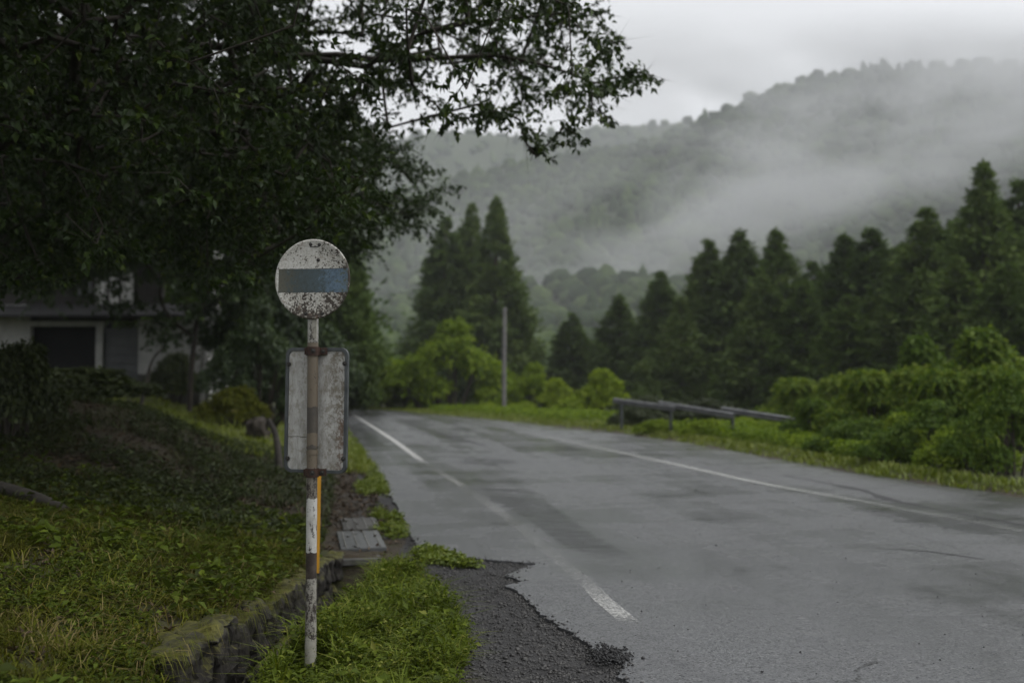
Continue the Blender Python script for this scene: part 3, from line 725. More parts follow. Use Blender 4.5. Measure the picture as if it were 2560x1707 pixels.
# ------------------------------------------------------------------ broadleaf trees grown towards points in the crown
def grow_tree(name, base, top_pts, targets, leaf_mat, twig_n, leaves_per, leaf_len, label, group, r_base=.22, leaf_sel=None, bright=.0, twig_len=.45):
    """trunk + limbs + branches reach every target; each target carries twigs with leaves"""
    nodes = [Vector(base)]; par = [-1]
    prev = 0
    for p in top_pts:
        a = nodes[prev]
        n = max(2, int((Vector(p) - a).length / .5))
        for k in range(1, n + 1):
            q = a.lerp(Vector(p), k / n)
            q += Vector((random.gauss(0, .03), random.gauss(0, .03), random.gauss(0, .02)))
            nodes.append(q); par.append(prev); prev = len(nodes) - 1
    arr = np.array([n[:] for n in nodes]); b0 = arr[0]
    tg = np.array(targets); order = np.argsort(np.linalg.norm(tg - arr[len(arr) // 2], axis=1))
    tips = []
    N_ = [arr[i] for i in range(len(arr))]; depth = [0.0] * len(N_)
    for i in range(1, len(N_)): depth[i] = depth[par[i]] + np.linalg.norm(N_[i] - N_[par[i]])
    cap = np.zeros((len(N_) + len(tg) * 12, 3)); cap[:len(N_)] = arr
    dep = np.zeros(len(cap)); dep[:len(N_)] = depth; cnt = len(N_)
    for ti in order:
        t = tg[ti]
        d = np.linalg.norm(cap[:cnt] - t, axis=1)
        j = int(np.argmin(d + .12 * dep[:cnt]))
        L = d[j]; n = max(1, int(L / .45)); n = min(n, 11)
        prevj = j; a = cap[j].copy()
        pd = cap[j] - cap[par[j]] if par[j] >= 0 else np.array([0, 0, 1.0])
        pd = pd / max(np.linalg.norm(pd), 1e-6); ctl = a + (pd * .75 + (t - a) / max(L, 1e-6) * .25) * L * .42
        for k in range(1, n + 1):
            f = k / n
            q = a * (1 - f) ** 2 + ctl * 2 * f * (1 - f) + t * f * f + RNG.normal(0, .02, 3) * (f < 1)
            cap[cnt] = q; par.append(prevj); dep[cnt] = dep[prevj] + L / n; prevj = cnt; cnt += 1
        tips.append(prevj)
    P = cap[:cnt]; par = np.array(par)
    w = np.zeros(cnt)
    for t in tips: w[t] += 1
    for i in range(cnt - 1, 0, -1): w[par[i]] += w[i]
    rad = .0052 * np.maximum(w, 1) ** .43
    rad = np.minimum(rad, r_base)
    # branch tubes: one 5-sided segment per edge
    i = np.arange(1, cnt); A, B = P[par[i]], P[i]
    ra, rb = np.minimum(rad[par[i]], rad[i] * 1.25), rad[i]
    D = unit(B - A); ref = np.where(np.abs(D[:, 2:3]) > .9, [[1., 0, 0]], [[0, 0, 1.]])
    S = unit(np.cross(D, ref)); T = np.cross(D, S); ns = 4
    ring = []
    for c, r_ in ((A, ra), (B, rb)):
        for k in range(ns):
            an = 2 * math.pi * k / ns
            ring.append(c + (S * math.cos(an) + T * math.sin(an)) * r_[:, None])
    Vt = np.stack(ring, 1).reshape(-1, 3); o = (np.arange(cnt - 1) * 2 * ns)[:, None]
    Ft = np.concatenate([o + np.array([[k, (k + 1) % ns, ns + (k + 1) % ns, ns + k]]) for k in range(ns)], 1).reshape(-1, 4)
    root = empty(name, base); inv = np.array(base)
    link('trunk', tri_mesh('trunk', Vt - inv, Ft, smooth=True), M['bark'], root)
    # twigs and leaves
    T0 = P[tips]; nt_ = len(T0)
    out = unit(T0 - P[par[tips]])
    K = twig_n
    td = unit(np.repeat(out, K, 0) * .7 + RNG.normal(0, .6, (nt_ * K, 3)) * np.array([1, 1, .55]) + np.array([0, 0, -.12]))
    tl = RNG.uniform(.45, 1.1, nt_ * K) * twig_len
    ts = np.repeat(T0, K, 0) - np.repeat(out, K, 0) * RNG.uniform(0, .35, (nt_ * K, 1))
    te = ts + td * tl[:, None]
    f = RNG.uniform(.15, 1.0, (nt_ * K, leaves_per))
    LP = (ts[:, None, :] + (te - ts)[:, None, :] * f[..., None]).reshape(-1, 3)
    LD = np.repeat(td, leaves_per, 0) * .5 + RNG.normal(0, .7, (len(LP), 3)) + np.array([0, 0, -.35])
    LN = RNG.normal(0, .45, (len(LP), 3)) + np.array([0, 0, 1.0])
    rn = np.clip(np.repeat(RNG.random(nt_ * K) * .5, leaves_per) + RNG.random(len(LP)) * .45 + bright, 0, 1)
    keep = np.ones(len(LP), bool) if leaf_sel is None else leaf_sel(LP)
    LP, LD, LN, rn = LP[keep], LD[keep], LN[keep], rn[keep]
    ln = RNG.uniform(.7, 1.25, len(LP)) * leaf_len
    me = leaf_mesh('crown', LP - inv, LD, LN, ln, ln * RNG.uniform(.48, .66, len(LP)), rn, fold=.18, droop=.18)
    # twig sticks (thin three-sided slivers)
    sv = np.cross(td, RNG.normal(0, 1, td.shape)); sv = unit(sv) * .0035
    Vs = np.stack([ts - sv, ts + sv, te], 1).reshape(-1, 3) - inv
    tw = link('twigs', tri_mesh('twigs', Vs, np.arange(len(Vs)).reshape(-1, 3)), M['bark'], root)
    cr = link('crown', me, leaf_mat, root)
    tag(root, label, 'tree', group)
    return root

def in_poly(px, py, poly):
    inside = np.zeros(len(px), bool); n = len(poly)
    for i in range(n):
        x1, y1 = poly[i]; x2, y2 = poly[(i + 1) % n]
        c = ((y1 > py) != (y2 > py)) & (px < (x2 - x1) * (py - y1) / (y2 - y1 + 1e-12) + x1)
        inside ^= c
    return inside

SIL = [(-9000, -9000), (1380, -9000), (1470, -600), (1500, 0), (1530, 70), (1590, 150), (1640, 190), (1560, 215), (1490, 255), (1520, 290), (1440, 285), (1445, 340), (1345, 395), (1290, 320), (1230, 300), (1120, 320), (1060, 300), (960, 330), (1000, 420), (980, 520), (930, 590), (880, 600), (800, 580), (700, 640), (620, 700), (540, 740), (420, 690), (330, 640), (240, 650), (100, 720), (-400, 800), (-9000, 760)]
def sample_crown(n, xr, yr, zr, poly, dens):
    pts = []
    while len(pts) < n:
        P = np.stack([RNG.uniform(*xr, 4000), RNG.uniform(*yr, 4000), RNG.uniform(*zr, 4000)], -1)
        c = np.array([(xr[0] + xr[1]) / 2, (yr[0] + yr[1]) / 2, (zr[0] + zr[1]) / 2])
        q = (P - c) / np.array([(xr[1] - xr[0]) / 2, (yr[1] - yr[0]) / 2, (zr[1] - zr[0]) / 2])
        P = P[(np.abs(q) ** 2.6).sum(1) < 1]
        px, py = project(P)
        ok = in_poly(px, py, poly)
        ok &= RNG.random(len(P)) < dens(px, py)
        pts += list(P[ok])
    return np.array(pts[:n])
def dens_main(px, py):
    d = np.where(px > 1000, np.interp(px, [1000, 1250, 1500, 1640], [.55, .36, .30, .6]), 1.0)
    d = np.where((px > 850) & (py > 230), d * .55, d)
    d = np.where((px > 900) & (py < 60), np.maximum(d, .75), d)
    d = d * np.where(fbm(px / 90, py / 60, 77, 3) > .44, 1.0, .35)
    return d
tg = sample_crown(2500, (-10.5, 2.4), (6.0, 14.5), (2.0, 8.6), SIL, dens_main)
tg_shade = sample_crown(560, (-9, -1.0), (1.2, 8.2), (3.5, 8.2), SIL, lambda a, b: np.ones(len(a)))  # out-of-view part of the crown, added overhead to shade the near left bank
tg = np.concatenate([tg, tg_shade])
edge_px = [(1635, 190, 10.6), (1600, 180, 10.6), (1560, 190, 10.5), (1515, 290, 10.3), (1480, 270, 10.3), (1440, 335, 10.0), (1410, 320, 10.0), (1340, 390, 9.9), (1310, 350, 9.9), (1370, 360, 9.9), (1300, 300, 10), (1260, 280, 10.1), (1490, 40, 11), (1520, 80, 11), (1500, 130, 10.8), (1450, 180, 10.6), (1400, 230, 10.4), (1200, 260, 10.3), (1080, 290, 10.6), (970, 320, 11), (1450, 20, 11), (1400, 60, 10.9), (1350, 20, 11), (1480, 210, 10.5), (1380, 130, 10.8), (1310, 190, 10.6)]
tg = np.concatenate([tg, np.array([at(*p)[:] for p in edge_px])])
def sel_main(LP):
    px, py = project(LP)
    big = [(x + (22 if x > 0 else 0), y + 22 if y > 0 else y) for x, y in SIL]
    return in_poly(px, py, big) | (px < 0) | (py < 0)
b = Vector((-8.2, 11.2, float(ground_z(-8.2, 11.2)) - .1))
grow_tree('roadside_tree', b, [(-8.0, 11.3, 2.6), (-6.2, 11.2, 4.0), tuple(at(500, 120, 11.3)), tuple(at(950, 150, 11.0)), tuple(at(1250, 135, 10.8)), tuple(at(1430, 190, 10.6))],
          tg, M['tree_leaf'], 7, 12, .071, 'large dark broadleaf tree reaching over the sign with a long branch to the right', None, r_base=.2, leaf_sel=sel_main)

# second tree, further back, seen below and right of the first
SIL2 = [(860, 300), (980, 350), (1080, 400), (1125, 470), (1110, 545), (1040, 565), (960, 600), (880, 650), (760, 640), (640, 660), (560, 620), (500, 400), (700, 250)]
tg2 = sample_crown(260, (-8, -.8), (14.5, 18.5), (3.0, 6.6), SIL2, lambda a, b: np.where(a > 950, .7, 1.0))
b = Vector((-10.2, 17.2, float(ground_z(-10.2, 17.2)) - .1))
grow_tree('roadside_tree', b, [(-10.0, 17.1, 3.2), (-9.2, 17, 5.2), (-5.2, 16.6, 6.0), tuple(at(900, 430, 16.2))], tg2, M['tree_leaf'], 8, 13, .08,
          'dark broadleaf tree whose branches hang just above and behind the round sign', None, r_base=.17, bright=.12, twig_len=.55)
# dense tree filling the shade at the upper left
SIL4 = [(-9000, -9000), (760, -9000), (760, 0), (720, 200), (760, 420), (700, 560), (560, 620), (420, 600), (300, 620), (150, 640), (-200, 700), (-9000, 720)]
tg4 = sample_crown(1150, (-19, -3.0), (16, 23), (2.8, 14.0), SIL4, lambda a, b: np.ones(len(a)))
b = Vector((-12.5, 19.5, float(ground_z(-12.5, 19.5)) - .1))
grow_tree('roadside_tree', b, [(-12.4, 19.4, 4.0), (-11.5, 19.5, 7.0), (-9, 19.3, 8.5)], tg4, M['tree_leaf'], 9, 9, .16,
          'dense dark tree filling the shade in the upper left behind the nearest branches', None, r_base=.25, twig_len=.9)
# tree standing before the house
SIL3 = [(150, 300), (900, 380), (940, 560), (880, 680), (800, 700), (700, 720), (640, 800), (560, 790), (500, 860), (420, 880), (350, 840), (330, 775), (250, 770), (215, 705), (150, 720), (80, 760), (20, 700), (0, 560)]
tg3 = sample_crown(520, (-16, -4.5), (25, 31), (2.2, 9.5), SIL3, lambda a, b: np.where((a < 520) & (b > 690), .4, 1.0))
tb = at(472, 1040, 28); b = Vector((tb.x, 28, float(ground_z(tb.x, 28)) - .15))
grow_tree('garden_tree', b, [tuple(at(482, 900, 28)), tuple(at(497, 780, 28)), tuple(at(560, 640, 28)), tuple(at(640, 520, 28))], tg3, M['back_leaf'], 8, 9, .17,
          'dark slim tree standing alone on the grass in front of the white house', None, r_base=.2, twig_len=.8)

# ------------------------------------------------------------------ cedars
def cedar_mesh(seed, H=12.0, Rm=2.6, n_br=430, power=.85, low=.05, clump=1.0):
    """conical cedar: upswept sprays in clumps, pointed leader, full skirt"""
    rs = np.random.default_rng(seed)
    P, D, Nn, ln, rn = [], [], [], [], []
    for i in range(n_br):
        t = low + (1 - low) * rs.random() ** 1.05 * .99
        az = rs.uniform(0, 2 * math.pi)
        prof = (1 - t ** 1.25) ** power * (.70 + .30 * min(1, t / .2))
        rr = Rm * prof * (1 + .13 * math.sin(az * 3 + seed + t * 7) + .08 * math.sin(az * 5 + t * 23)) * rs.uniform(.74, 1.12) + .04
        z0 = t * H
        d = np.array([math.cos(az), math.sin(az), 0.0])
        k = int(12 + 110 * rr / Rm)
        s = .5 + .54 * rs.random(k) ** .7
        zc = z0 - .30 * rr * s + .48 * rr * s ** 2.2
        pts = d[None] * (rr * s)[:, None]; pts[:, 2] = zc
        sp = .06 + .085 * rr * clump
        pts += rs.normal(0, 1, (k, 3)) * np.array([sp, sp, sp * .75])
        P.append(pts)
        D.append(d[None] * .7 + rs.normal(0, .5, (k, 3)) + np.array([0, 0, .45]))
        Nn.append(rs.normal(0, .33, (k, 3)) + np.array([0, 0, .8]) + d[None] * .7)
        ln.append(rs.uniform(.2, .42, k) * (.65 + .35 * min(1, rr / 1.0))); rn.append(np.clip(rs.random() * .55 + rs.random(k) * .25, 0, 1))
    k = 24; zt = H * rs.uniform(.965, 1.0, k); pts = rs.normal(0, .025, (k, 3)); pts[:, 2] = zt
    P.append(pts); D.append(rs.normal(0, .35, (k, 3)) + np.array([0, 0, 1.])); Nn.append(rs.normal(0, 1, (k, 3))); ln.append(rs.uniform(.12, .24, k)); rn.append(rs.random(k) * .6 + .2)
    P, D, Nn, ln, rn = map(np.concatenate, (P, D, Nn, ln, rn))
    return leaf_mesh('crown', P, D, Nn, ln, ln * .42, rn, fold=.2, droop=.1)
def trunk_mesh(H, r):
    mb = MB(); mb.tube([(0, 0, -.6), (0.02, 0, H * .3), (-.02, .03, H * .7), (0, 0, H * .97)], [r * 1.15, r, r * .6, .03], 10)
    o = mb.build('trunk', M['cedar_bark']); me = o.data; bpy.data.objects.remove(o); return me
CED = [cedar_mesh(1, power=1.0), cedar_mesh(2, Rm=2.4, power=.9), cedar_mesh(3, Rm=2.9, power=1.15, clump=1.9), cedar_mesh(4, Rm=2.35, power=.85, clump=1.5)]
for c in CED: c.materials.append(M['cedar_leaf'])
def own_material(o, mat):
    o.material_slots[0].link = 'OBJECT'; o.material_slots[0].material = mat
CTR = trunk_mesh(12, .2)
def cedar(px, py, Y, var, wfac, label, group, olive=False, low=0.0):
    t = at(px, py, Y); g = float(ground_z(t.x, t.y)) - .1 if Y < 100 else -1
    s = (t.z - g) / 12.0
    r = empty('cedar_tree', (t.x, t.y, g), random.uniform(0, 6.28)); r.scale = (s * wfac * 1.36, s * wfac * 1.36, s)
    c = link('crown', CED[var], None, r); link('trunk', CTR, None, r)
    if olive: own_material(c, M['cedar_olive'])
    tag(r, label, 'cedar', group)
    return r
G1 = 'dark cedars in the wood on the right'
cedar(1770, 600, 62, 1, .95, 'leftmost tall cedar of the dark wood on the right', G1, True)
cedar(1848, 573, 59, 0, 1.0, 'round-topped cedar second from the left edge of the right-hand wood', G1, True)
cedar(1940, 572, 57, 2, .95, 'cedar with a ragged pointed top, third from the left in the right-hand wood', G1)
cedar(1905, 690, 52, 3, 1.1, 'shorter olive cedar in the front row behind the guard rail', G1, True)
cedar(2010, 700, 50, 0, 1.1, 'low dark cedar behind the right end of the guard rail', G1)
cedar(2112, 585, 54, 2, 1.15, 'broad dark cedar in the middle of the right-hand wood, left of a twin', G1)
cedar(2178, 572, 52, 1, 1.15, 'broad dark cedar in the middle of the right-hand wood, right of its twin', G1)
cedar(2235, 655, 50, 3, 1.1, 'lower cedar filling the dip before the sharp-topped cedar', G1)
cedar(2315, 522, 47, 3, 1.0, 'sharp-topped cedar standing clear left of the tallest one', G1)
cedar(2458, 402, 43, 2, .8, 'tallest thin-topped cedar near the right edge', G1)
cedar(2545, 452, 44, 1, .9, 'tall cedar cut by the right edge of the picture', G1)
cedar(2395, 640, 40, 0, 1.1, 'dense dark cedar below the tallest one', G1)
cedar(2520, 660, 37, 3, 1.1, 'nearest dark cedar low at the right edge', G1)
cedar(2120, 740, 46, 1, 1.2, 'low dark cedar in the front row of the wood, centre right', G1)
cedar(2030, 655, 62, 1, 1.1, 'far dark cedar in the gap left of the twin cedars', G1)
cedar(2255, 610, 57, 0, 1.05, 'far dark cedar in the gap right of the twin cedars', G1)
cedar(2390, 560, 50, 1, 1.0, 'dark cedar between the sharp-topped one and the tallest', G1)
cedar(1700, 740, 58, 2, 1.0, 'low cedar at the left foot of the right-hand wood', G1, True)
G2 = 'small cedars beyond the kudzu'
cedar(1430, 782, 74, 1, 1.15, 'smallest pale cedar, left one of the three beyond the road bend', G2, True)
cedar(1548, 735, 71, 0, 1.1, 'middle one of the three small cedars beyond the road bend', G2, True)
cedar(1650, 680, 68, 3, .95, 'slim cedar right of the two smaller ones beyond the bend', G2, True)
G3 = 'tall cedars standing together beyond the bend'
cedar(1115, 545, 76, 1, .80, 'left and widest of the three tall cedars beyond the bend', G3, True)
cedar(1180, 512, 79, 3, .60, 'middle of the three tall cedars beyond the bend', G3, True)
cedar(1240, 492, 74, 0, .66, 'right and tallest of the three tall cedars beyond the bend', G3, True)
cedar(868, 560, 44, 0, .62, 'brown green cedar just right of the round sign', None, True)
G4 = 'dark trees behind the white house'
for k, (px, py, Y, v) in enumerate([(40, 250, 52, 0), (190, 120, 54, 2), (330, 200, 50, 1), (450, 80, 56, 3), (560, 220, 48, 0), (660, 180, 52, 2), (760, 330, 50, 1)]):
    cedar(px, py, Y, v, .95, ['dark tree rising behind the left end of the house', 'dark tall tree behind the middle of the house roof', 'dark tree behind the white upper window', 'tallest dark tree behind the right end of the house', 'dark tree behind the top of the slim garden tree', 'dark tree in the shade left of the round sign', 'dark tree directly behind the round sign'][k], G4)

# ------------------------------------------------------------------ shrubs
def shrub_mesh(seed, lobes, n, leaf, up=.5, hang=.25, shoots=130):
    """leaves spread over the surfaces of several lobes; unit size about 1 m radius, standing on z=0"""
    rs = np.random.default_rng(seed)
    P, D, Nn, ln, rn = [], [], [], [], []
    tot = sum(l[3] ** 2 for l in lobes)
    for (cx, cy_, cz, r, sq) in lobes:
        k = int(n * r * r / tot)
        d = unit(rs.normal(0, 1, (k, 3)))
        d[:, 2] = np.where(d[:, 2] < -hang, -d[:, 2], d[:, 2])
        lump = 1 + .38 * (fbm(d[:, 0] * 2.4 + seed + cx * 3, d[:, 1] * 2.4 + d[:, 2] * 2.1 + cy_ * 3, seed) - .5) * 2
        q = d * (r * lump * rs.uniform(.60, 1.10, k) ** .8)[:, None]; q[:, 2] *= sq
        p = q + np.array([cx, cy_, cz]); ok = p[:, 2] > .0
        hol = fbm(p[:, 0] * 2.2 + seed, p[:, 2] * 1.6 + p[:, 1] * 1.3, seed + 9, 3)
        ok &= (d[:, 2] > .25) | (hol > .40 + .22 * (.25 - d[:, 2]))
        p, d = p[ok], d[ok]; k = len(p)
        P.append(p); D.append(unit(rs.normal(0, .6, (k, 3)) + d * .4 + np.array([0, 0, -.35])))
        Nn.append(d + np.array([0, 0, up]) + rs.normal(0, .4, (k, 3)))
        ln.append(rs.uniform(.5, 1.6, k) * leaf); rn.append(np.clip(.2 + rs.random(k) * .65, 0, 1))
    # arching shoots that break the outline
    for q in range(shoots):
        (cx, cy_, cz, r, sq) = lobes[int(rs.integers(len(lobes)))]
        d = unit(rs.normal(0, 1, 3) * np.array([1, 1, .5]) + np.array([0, 0, .8]))
        k = int(rs.integers(14, 26)); f = np.linspace(0, 1, k)[:, None]; L = r * rs.uniform(.35, .8)
        base = np.array([cx, cy_, cz]) + d * r * np.array([1, 1, sq]) * .85
        side = unit(np.cross(d, rs.normal(0, 1, 3)))
        pts = base + d * L * f + np.array([0, 0, -.55]) * L * f ** 2 + side * ((np.arange(k) % 2) * 2 - 1)[:, None] * leaf * .35
        P.append(pts); D.append(side * ((np.arange(k) % 2) * 2 - 1)[:, None] + d * .5 + rs.normal(0, .25, (k, 3))); Nn.append(rs.normal(0, .3, (k, 3)) + np.array([0, 0, 1.]))
        ln.append(rs.uniform(.7, 1.2, k) * leaf * (1.1 - .5 * f[:, 0])); rn.append(np.clip(.35 + rs.random(k) * .6, 0, 1))
    P, D, Nn, ln, rn = map(np.concatenate, (P, D, Nn, ln, rn))
    return leaf_mesh('foliage', P, D, Nn, ln, ln * .62, rn, fold=.12, droop=.2)
def stems_mesh(seed, lobes, rad=.03):
    rs = random.Random(seed); mb = MB()
    for (cx, cy_, cz, r, sq) in lobes:
        for k in range(2):
            bx, by = cx * .35 + rs.uniform(-.12, .12), cy_ * .35 + rs.uniform(-.12, .12)
            mb.tube([(bx, by, -.15), ((bx + cx) / 2 + rs.uniform(-.08, .08), (by + cy_) / 2, cz * .55), (cx + rs.uniform(-.2, .2) * r, cy_ + rs.uniform(-.2, .2) * r, cz + r * .3)], [rad * 1.4, rad, rad * .4], 6)
    o = mb.build('stem', M['bark']); me = o.data; bpy.data.objects.remove(o); return me
LOB = {
 'arch': [(0, 0, 1.25, .62, .8), (-.62, .1, .92, .55, .8), (.62, .05, .95, .56, .85), (-1.15, .1, .55, .45, .9), (1.15, 0, .55, .42, 1.1), (.1, 0, 1.75, .36, .9), (-.3, -.2, .45, .38, 1), (.95, -.3, .3, .32, .9)],
 'mound': [(0, 0, .55, .62, .85), (-.6, .1, .4, .46, .85), (.62, .05, .42, .48, .85), (.2, -.3, .35, .42, .8), (-.3, .3, .7, .4, .9), (.3, .2, .85, .36, .9)],
 'tall': [(0, 0, .6, .52, 1.1), (.12, .05, 1.15, .44, 1.0), (-.25, 0, .9, .42, 1.0), (.35, .1, .75, .38, 1.0), (0, 0, 1.55, .28, 1.0)],
 'spread': [(-.9, 0, .5, .42, .6), (-.35, .1, .75, .5, .6), (.3, 0, .6, .5, .65), (.85, .1, .85, .45, .6), (.4, -.2, 1.1, .34, .55), (-.5, -.1, 1.05, .36, .5), (0, .2, .35, .5, .7)],
}
SHM = {}
for k_, (nm, lb) in enumerate(LOB.items()):
    SHM[nm] = {}
    for fam, (cnt, lf) in {'kudzu': (7000, .085), 'shrub': (8500, .075)}.items():
        me = shrub_mesh(40 + k_, lb, cnt, lf); me.materials.append(M[fam + '_leaf']); SHM[nm][fam] = me
    SHM[nm]['stem'] = stems_mesh(60 + k_, lb)
def shrub(px, py, Y, var, fam, width_px, height_px, label, group, name='shrub', cat='shrub', rz=0.0, mat=None):
    p = at(px, py, Y); g = float(ground_z(p.x, Y))
    w = width_px / FPX * Y; h = height_px / FPX * Y
    ext = {'arch': (3.2, 2.1), 'mound': (2.1, 1.2), 'tall': (1.3, 1.85), 'spread': (2.6, 1.4)}[var]
    base_z = min(g, p.z)
    r = empty(name, (p.x, Y, base_z - .03), rz); r.scale = (w / ext[0], w / ext[0] * .85, (h + (p.z - base_z)) / ext[1])
    fo = link('foliage', SHM[var][fam], None, r)
    if mat: own_material(fo, M[mat])
    link('stem', SHM[var]['stem'], None, r)
    tag(r, label, cat, group)
    return r
GK = 'kudzu covered bushes beyond the bend'
shrub(1125, 1035, 50, 'arch', 'kudzu', 330, 240, 'biggest bright green vine-covered bush with a knob on top, left of the pole', GK)
shrub(1010, 1030, 52, 'mound', 'kudzu', 200, 130, 'vine-covered bush leaning on the left side of the biggest one', GK)
shrub(930, 1022, 55, 'spread', 'kudzu', 220, 140, 'pale green thicket where the road disappears beside the sign', GK)
shrub(1000, 1026, 53.5, 'mound', 'kudzu', 130, 75, 'small pale bush closing the gap at the far end of the road', GK)
shrub(1330, 1042, 48, 'arch', 'kudzu', 190, 138, 'bright vine-covered bush just right of the pole', GK)
shrub(1390, 1050, 46, 'tall', 'kudzu', 90, 105, 'narrow dark-hollowed bush at the right end of the vine bushes', GK)
shrub(1300, 1050, 45, 'mound', 'kudzu', 120, 45, 'low bright bush at the foot of the pole', GK)
shrub(1215, 1045, 45.5, 'mound', 'kudzu', 80, 40, 'tiny bright bush left of the foot of the pole', GK)
shrub(1505, 1062, 40, 'tall', 'kudzu', 115, 140, 'rounded bright bush at the left end of the guard rail', GK)
shrub(1440, 1058, 43, 'mound', 'kudzu', 130, 70, 'low bushes between the vine bushes and the guard rail', GK)
shrub(1478, 1068, 36, 'mound', 'kudzu', 110, 45, 'lowest bright leafy tuft at the road edge left of the guard rail', GK)
GR = 'green bushes along the right side of the road'
shrub(1985, 1118, 23.5, 'mound', 'shrub', 120, 70, 'dome-shaped bright bush under the right end of the guard rail', GR, mat='kudzu_leaf')
shrub(1850, 1100, 27, 'mound', 'shrub', 110, 60, 'small bright bush under the middle of the guard rail', GR, mat='kudzu_leaf')
shrub(1925, 1095, 27, 'tall', 'shrub', 70, 55, 'spiky pale green tuft under the guard rail', GR, mat='kudzu_leaf')
shrub(2050, 1100, 29, 'spread', 'shrub', 330, 175, 'wide flat-topped pale bush swallowing the right end of the guard rail', GR)
shrub(2230, 1150, 20.5, 'spread', 'shrub', 360, 250, 'broad loose bush right of the guard rail', GR)
shrub(2150, 1165, 18.6, 'mound', 'shrub', 260, 120, 'low bush at the road edge right of the dome-shaped one', GR)
shrub(2320, 1195, 16.4, 'arch', 'shrub', 360, 200, 'mid green bush at the road edge with a dark hollow beneath', GR)
shrub(2420, 1185, 18, 'spread', 'shrub', 400, 290, 'tall loose bush near the right edge of the picture', GR)
shrub(2520, 1222, 14.6, 'arch', 'shrub', 330, 300, 'nearest bush cut by the right edge of the picture', GR)
shrub(2500, 1090, 25, 'tall', 'shrub', 260, 200, 'upright leafy bush behind the nearest one at the right edge', GR)
shrub(2080, 1130, 21.5, 'spread', 'shrub', 260, 150, 'ferny bush between the dome-shaped bush and the broad loose one', GR)
shrub(2250, 1180, 17.2, 'tall', 'shrub', 120, 150, 'small upright sapling at the road edge among the right bushes', GR, mat='kudzu_leaf')
shrub(2420, 1208, 15.4, 'mound', 'shrub', 240, 150, 'low fresh green growth touching the road edge near the right side', GR, mat='kudzu_leaf')
shrub(2455, 1150, 20, 'tall', 'shrub', 230, 330, 'tallest leafy sapling rising above the bushes near the right edge', GR)
shrub(2300, 1130, 23.5, 'tall', 'shrub', 170, 290, 'slender leafy sapling above the road edge bushes', GR)
shrub(1640, 1088, 26.6, 'mound', 'shrub', 110, 42, 'small leafy tuft before the left half of the guard rail', GR, mat='kudzu_leaf')
shrub(1765, 1098, 24.6, 'mound', 'shrub', 120, 52, 'small leafy tuft before the middle of the guard rail', GR, mat='kudzu_leaf')
shrub(2190, 1060, 33, 'tall', 'shrub', 170, 130, 'pale leafy sapling before the dark cedars', GR, mat='kudzu_leaf')
shrub(2300, 1080, 30, 'mound', 'shrub', 260, 160, 'mid green bush behind the broad loose one', GR)
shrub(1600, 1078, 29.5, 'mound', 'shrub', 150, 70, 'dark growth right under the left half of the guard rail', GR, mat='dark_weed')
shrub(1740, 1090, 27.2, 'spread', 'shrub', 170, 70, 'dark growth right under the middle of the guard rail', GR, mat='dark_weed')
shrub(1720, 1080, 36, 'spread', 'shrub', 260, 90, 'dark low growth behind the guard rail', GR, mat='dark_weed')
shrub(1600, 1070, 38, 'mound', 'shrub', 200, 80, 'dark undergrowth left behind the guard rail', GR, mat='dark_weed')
GL = 'bushes at the back of the left verge'
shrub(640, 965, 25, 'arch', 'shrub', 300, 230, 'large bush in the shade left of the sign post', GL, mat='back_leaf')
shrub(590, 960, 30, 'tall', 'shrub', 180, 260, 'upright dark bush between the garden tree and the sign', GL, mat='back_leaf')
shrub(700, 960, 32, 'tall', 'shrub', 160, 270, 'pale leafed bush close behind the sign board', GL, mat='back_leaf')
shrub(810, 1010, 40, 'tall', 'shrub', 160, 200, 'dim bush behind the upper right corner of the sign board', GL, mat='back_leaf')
shrub(580, 1010, 24, 'mound', 'shrub', 170, 45, 'low yellow green tuft on the lawn right of the garden tree', GL, mat='grass')
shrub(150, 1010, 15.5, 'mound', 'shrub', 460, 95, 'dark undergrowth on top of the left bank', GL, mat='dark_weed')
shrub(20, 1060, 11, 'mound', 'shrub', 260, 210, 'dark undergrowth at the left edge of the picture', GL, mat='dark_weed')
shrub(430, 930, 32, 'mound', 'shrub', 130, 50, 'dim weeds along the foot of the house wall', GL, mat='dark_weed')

# ------------------------------------------------------------------ house
HY = 33.0
def hx(px): return (px - 1280) / FPX * HY
def hz(py): return at(640, py, HY).z
hroot = empty('house', (hx(260), HY, float(ground_z(hx(260), HY)))); ho = hroot.location.copy()
def hpart(name, mb, mat, parent=None, bevel=0.0):
    mb.v = [(x - ho.x, y - ho.y, z - ho.z) for x, y, z in mb.v]
    return mb.build(name, mat, parent or hroot, bevel)
def hbox(x0, x1, y0, y1, d0, d1): # px rectangle, front depth offset d0..d1 (metres behind the facade)
    mb = MB(); X0, X1, Z0, Z1 = hx(x0), hx(x1), hz(y1), hz(y0)
    return mb.box(((X0 + X1) / 2, HY + (d0 + d1) / 2, (Z0 + Z1) / 2), (X1 - X0, d1 - d0, Z1 - Z0))
hpart('wall', hbox(-230, 74, 762, 1010, 0, .2), M['plaster'])
hpart('wall', hbox(345, 520, 800, 935, 0, .2), M['plaster'])
hpart('wall', hbox(74, 345, 780, 802, 0, .2), M['dark_wood'])
hpart('base', hbox(345, 520, 936, 1010, -.02, .2), M['concrete_dark'])
hpart('side_wall', MB().box((hx(520) - .1, HY + 2.7, (hz(600) + hz(1010)) / 2), (.2, 4.95, hz(600) - hz(1010))), M['plaster'])
hpart('upper_wall', hbox(-230, 400, 560, 762, .15, .35), M['dark_wood'])
d = hpart('doorway', hbox(50, 262, 803, 1010, .45, .6), M['doorway_shade'])  # near-black panel: the shade inside the opening is put into its colour
hpart('lintel', hbox(62, 258, 803, 815, -.04, .18), M['plaster'], d)
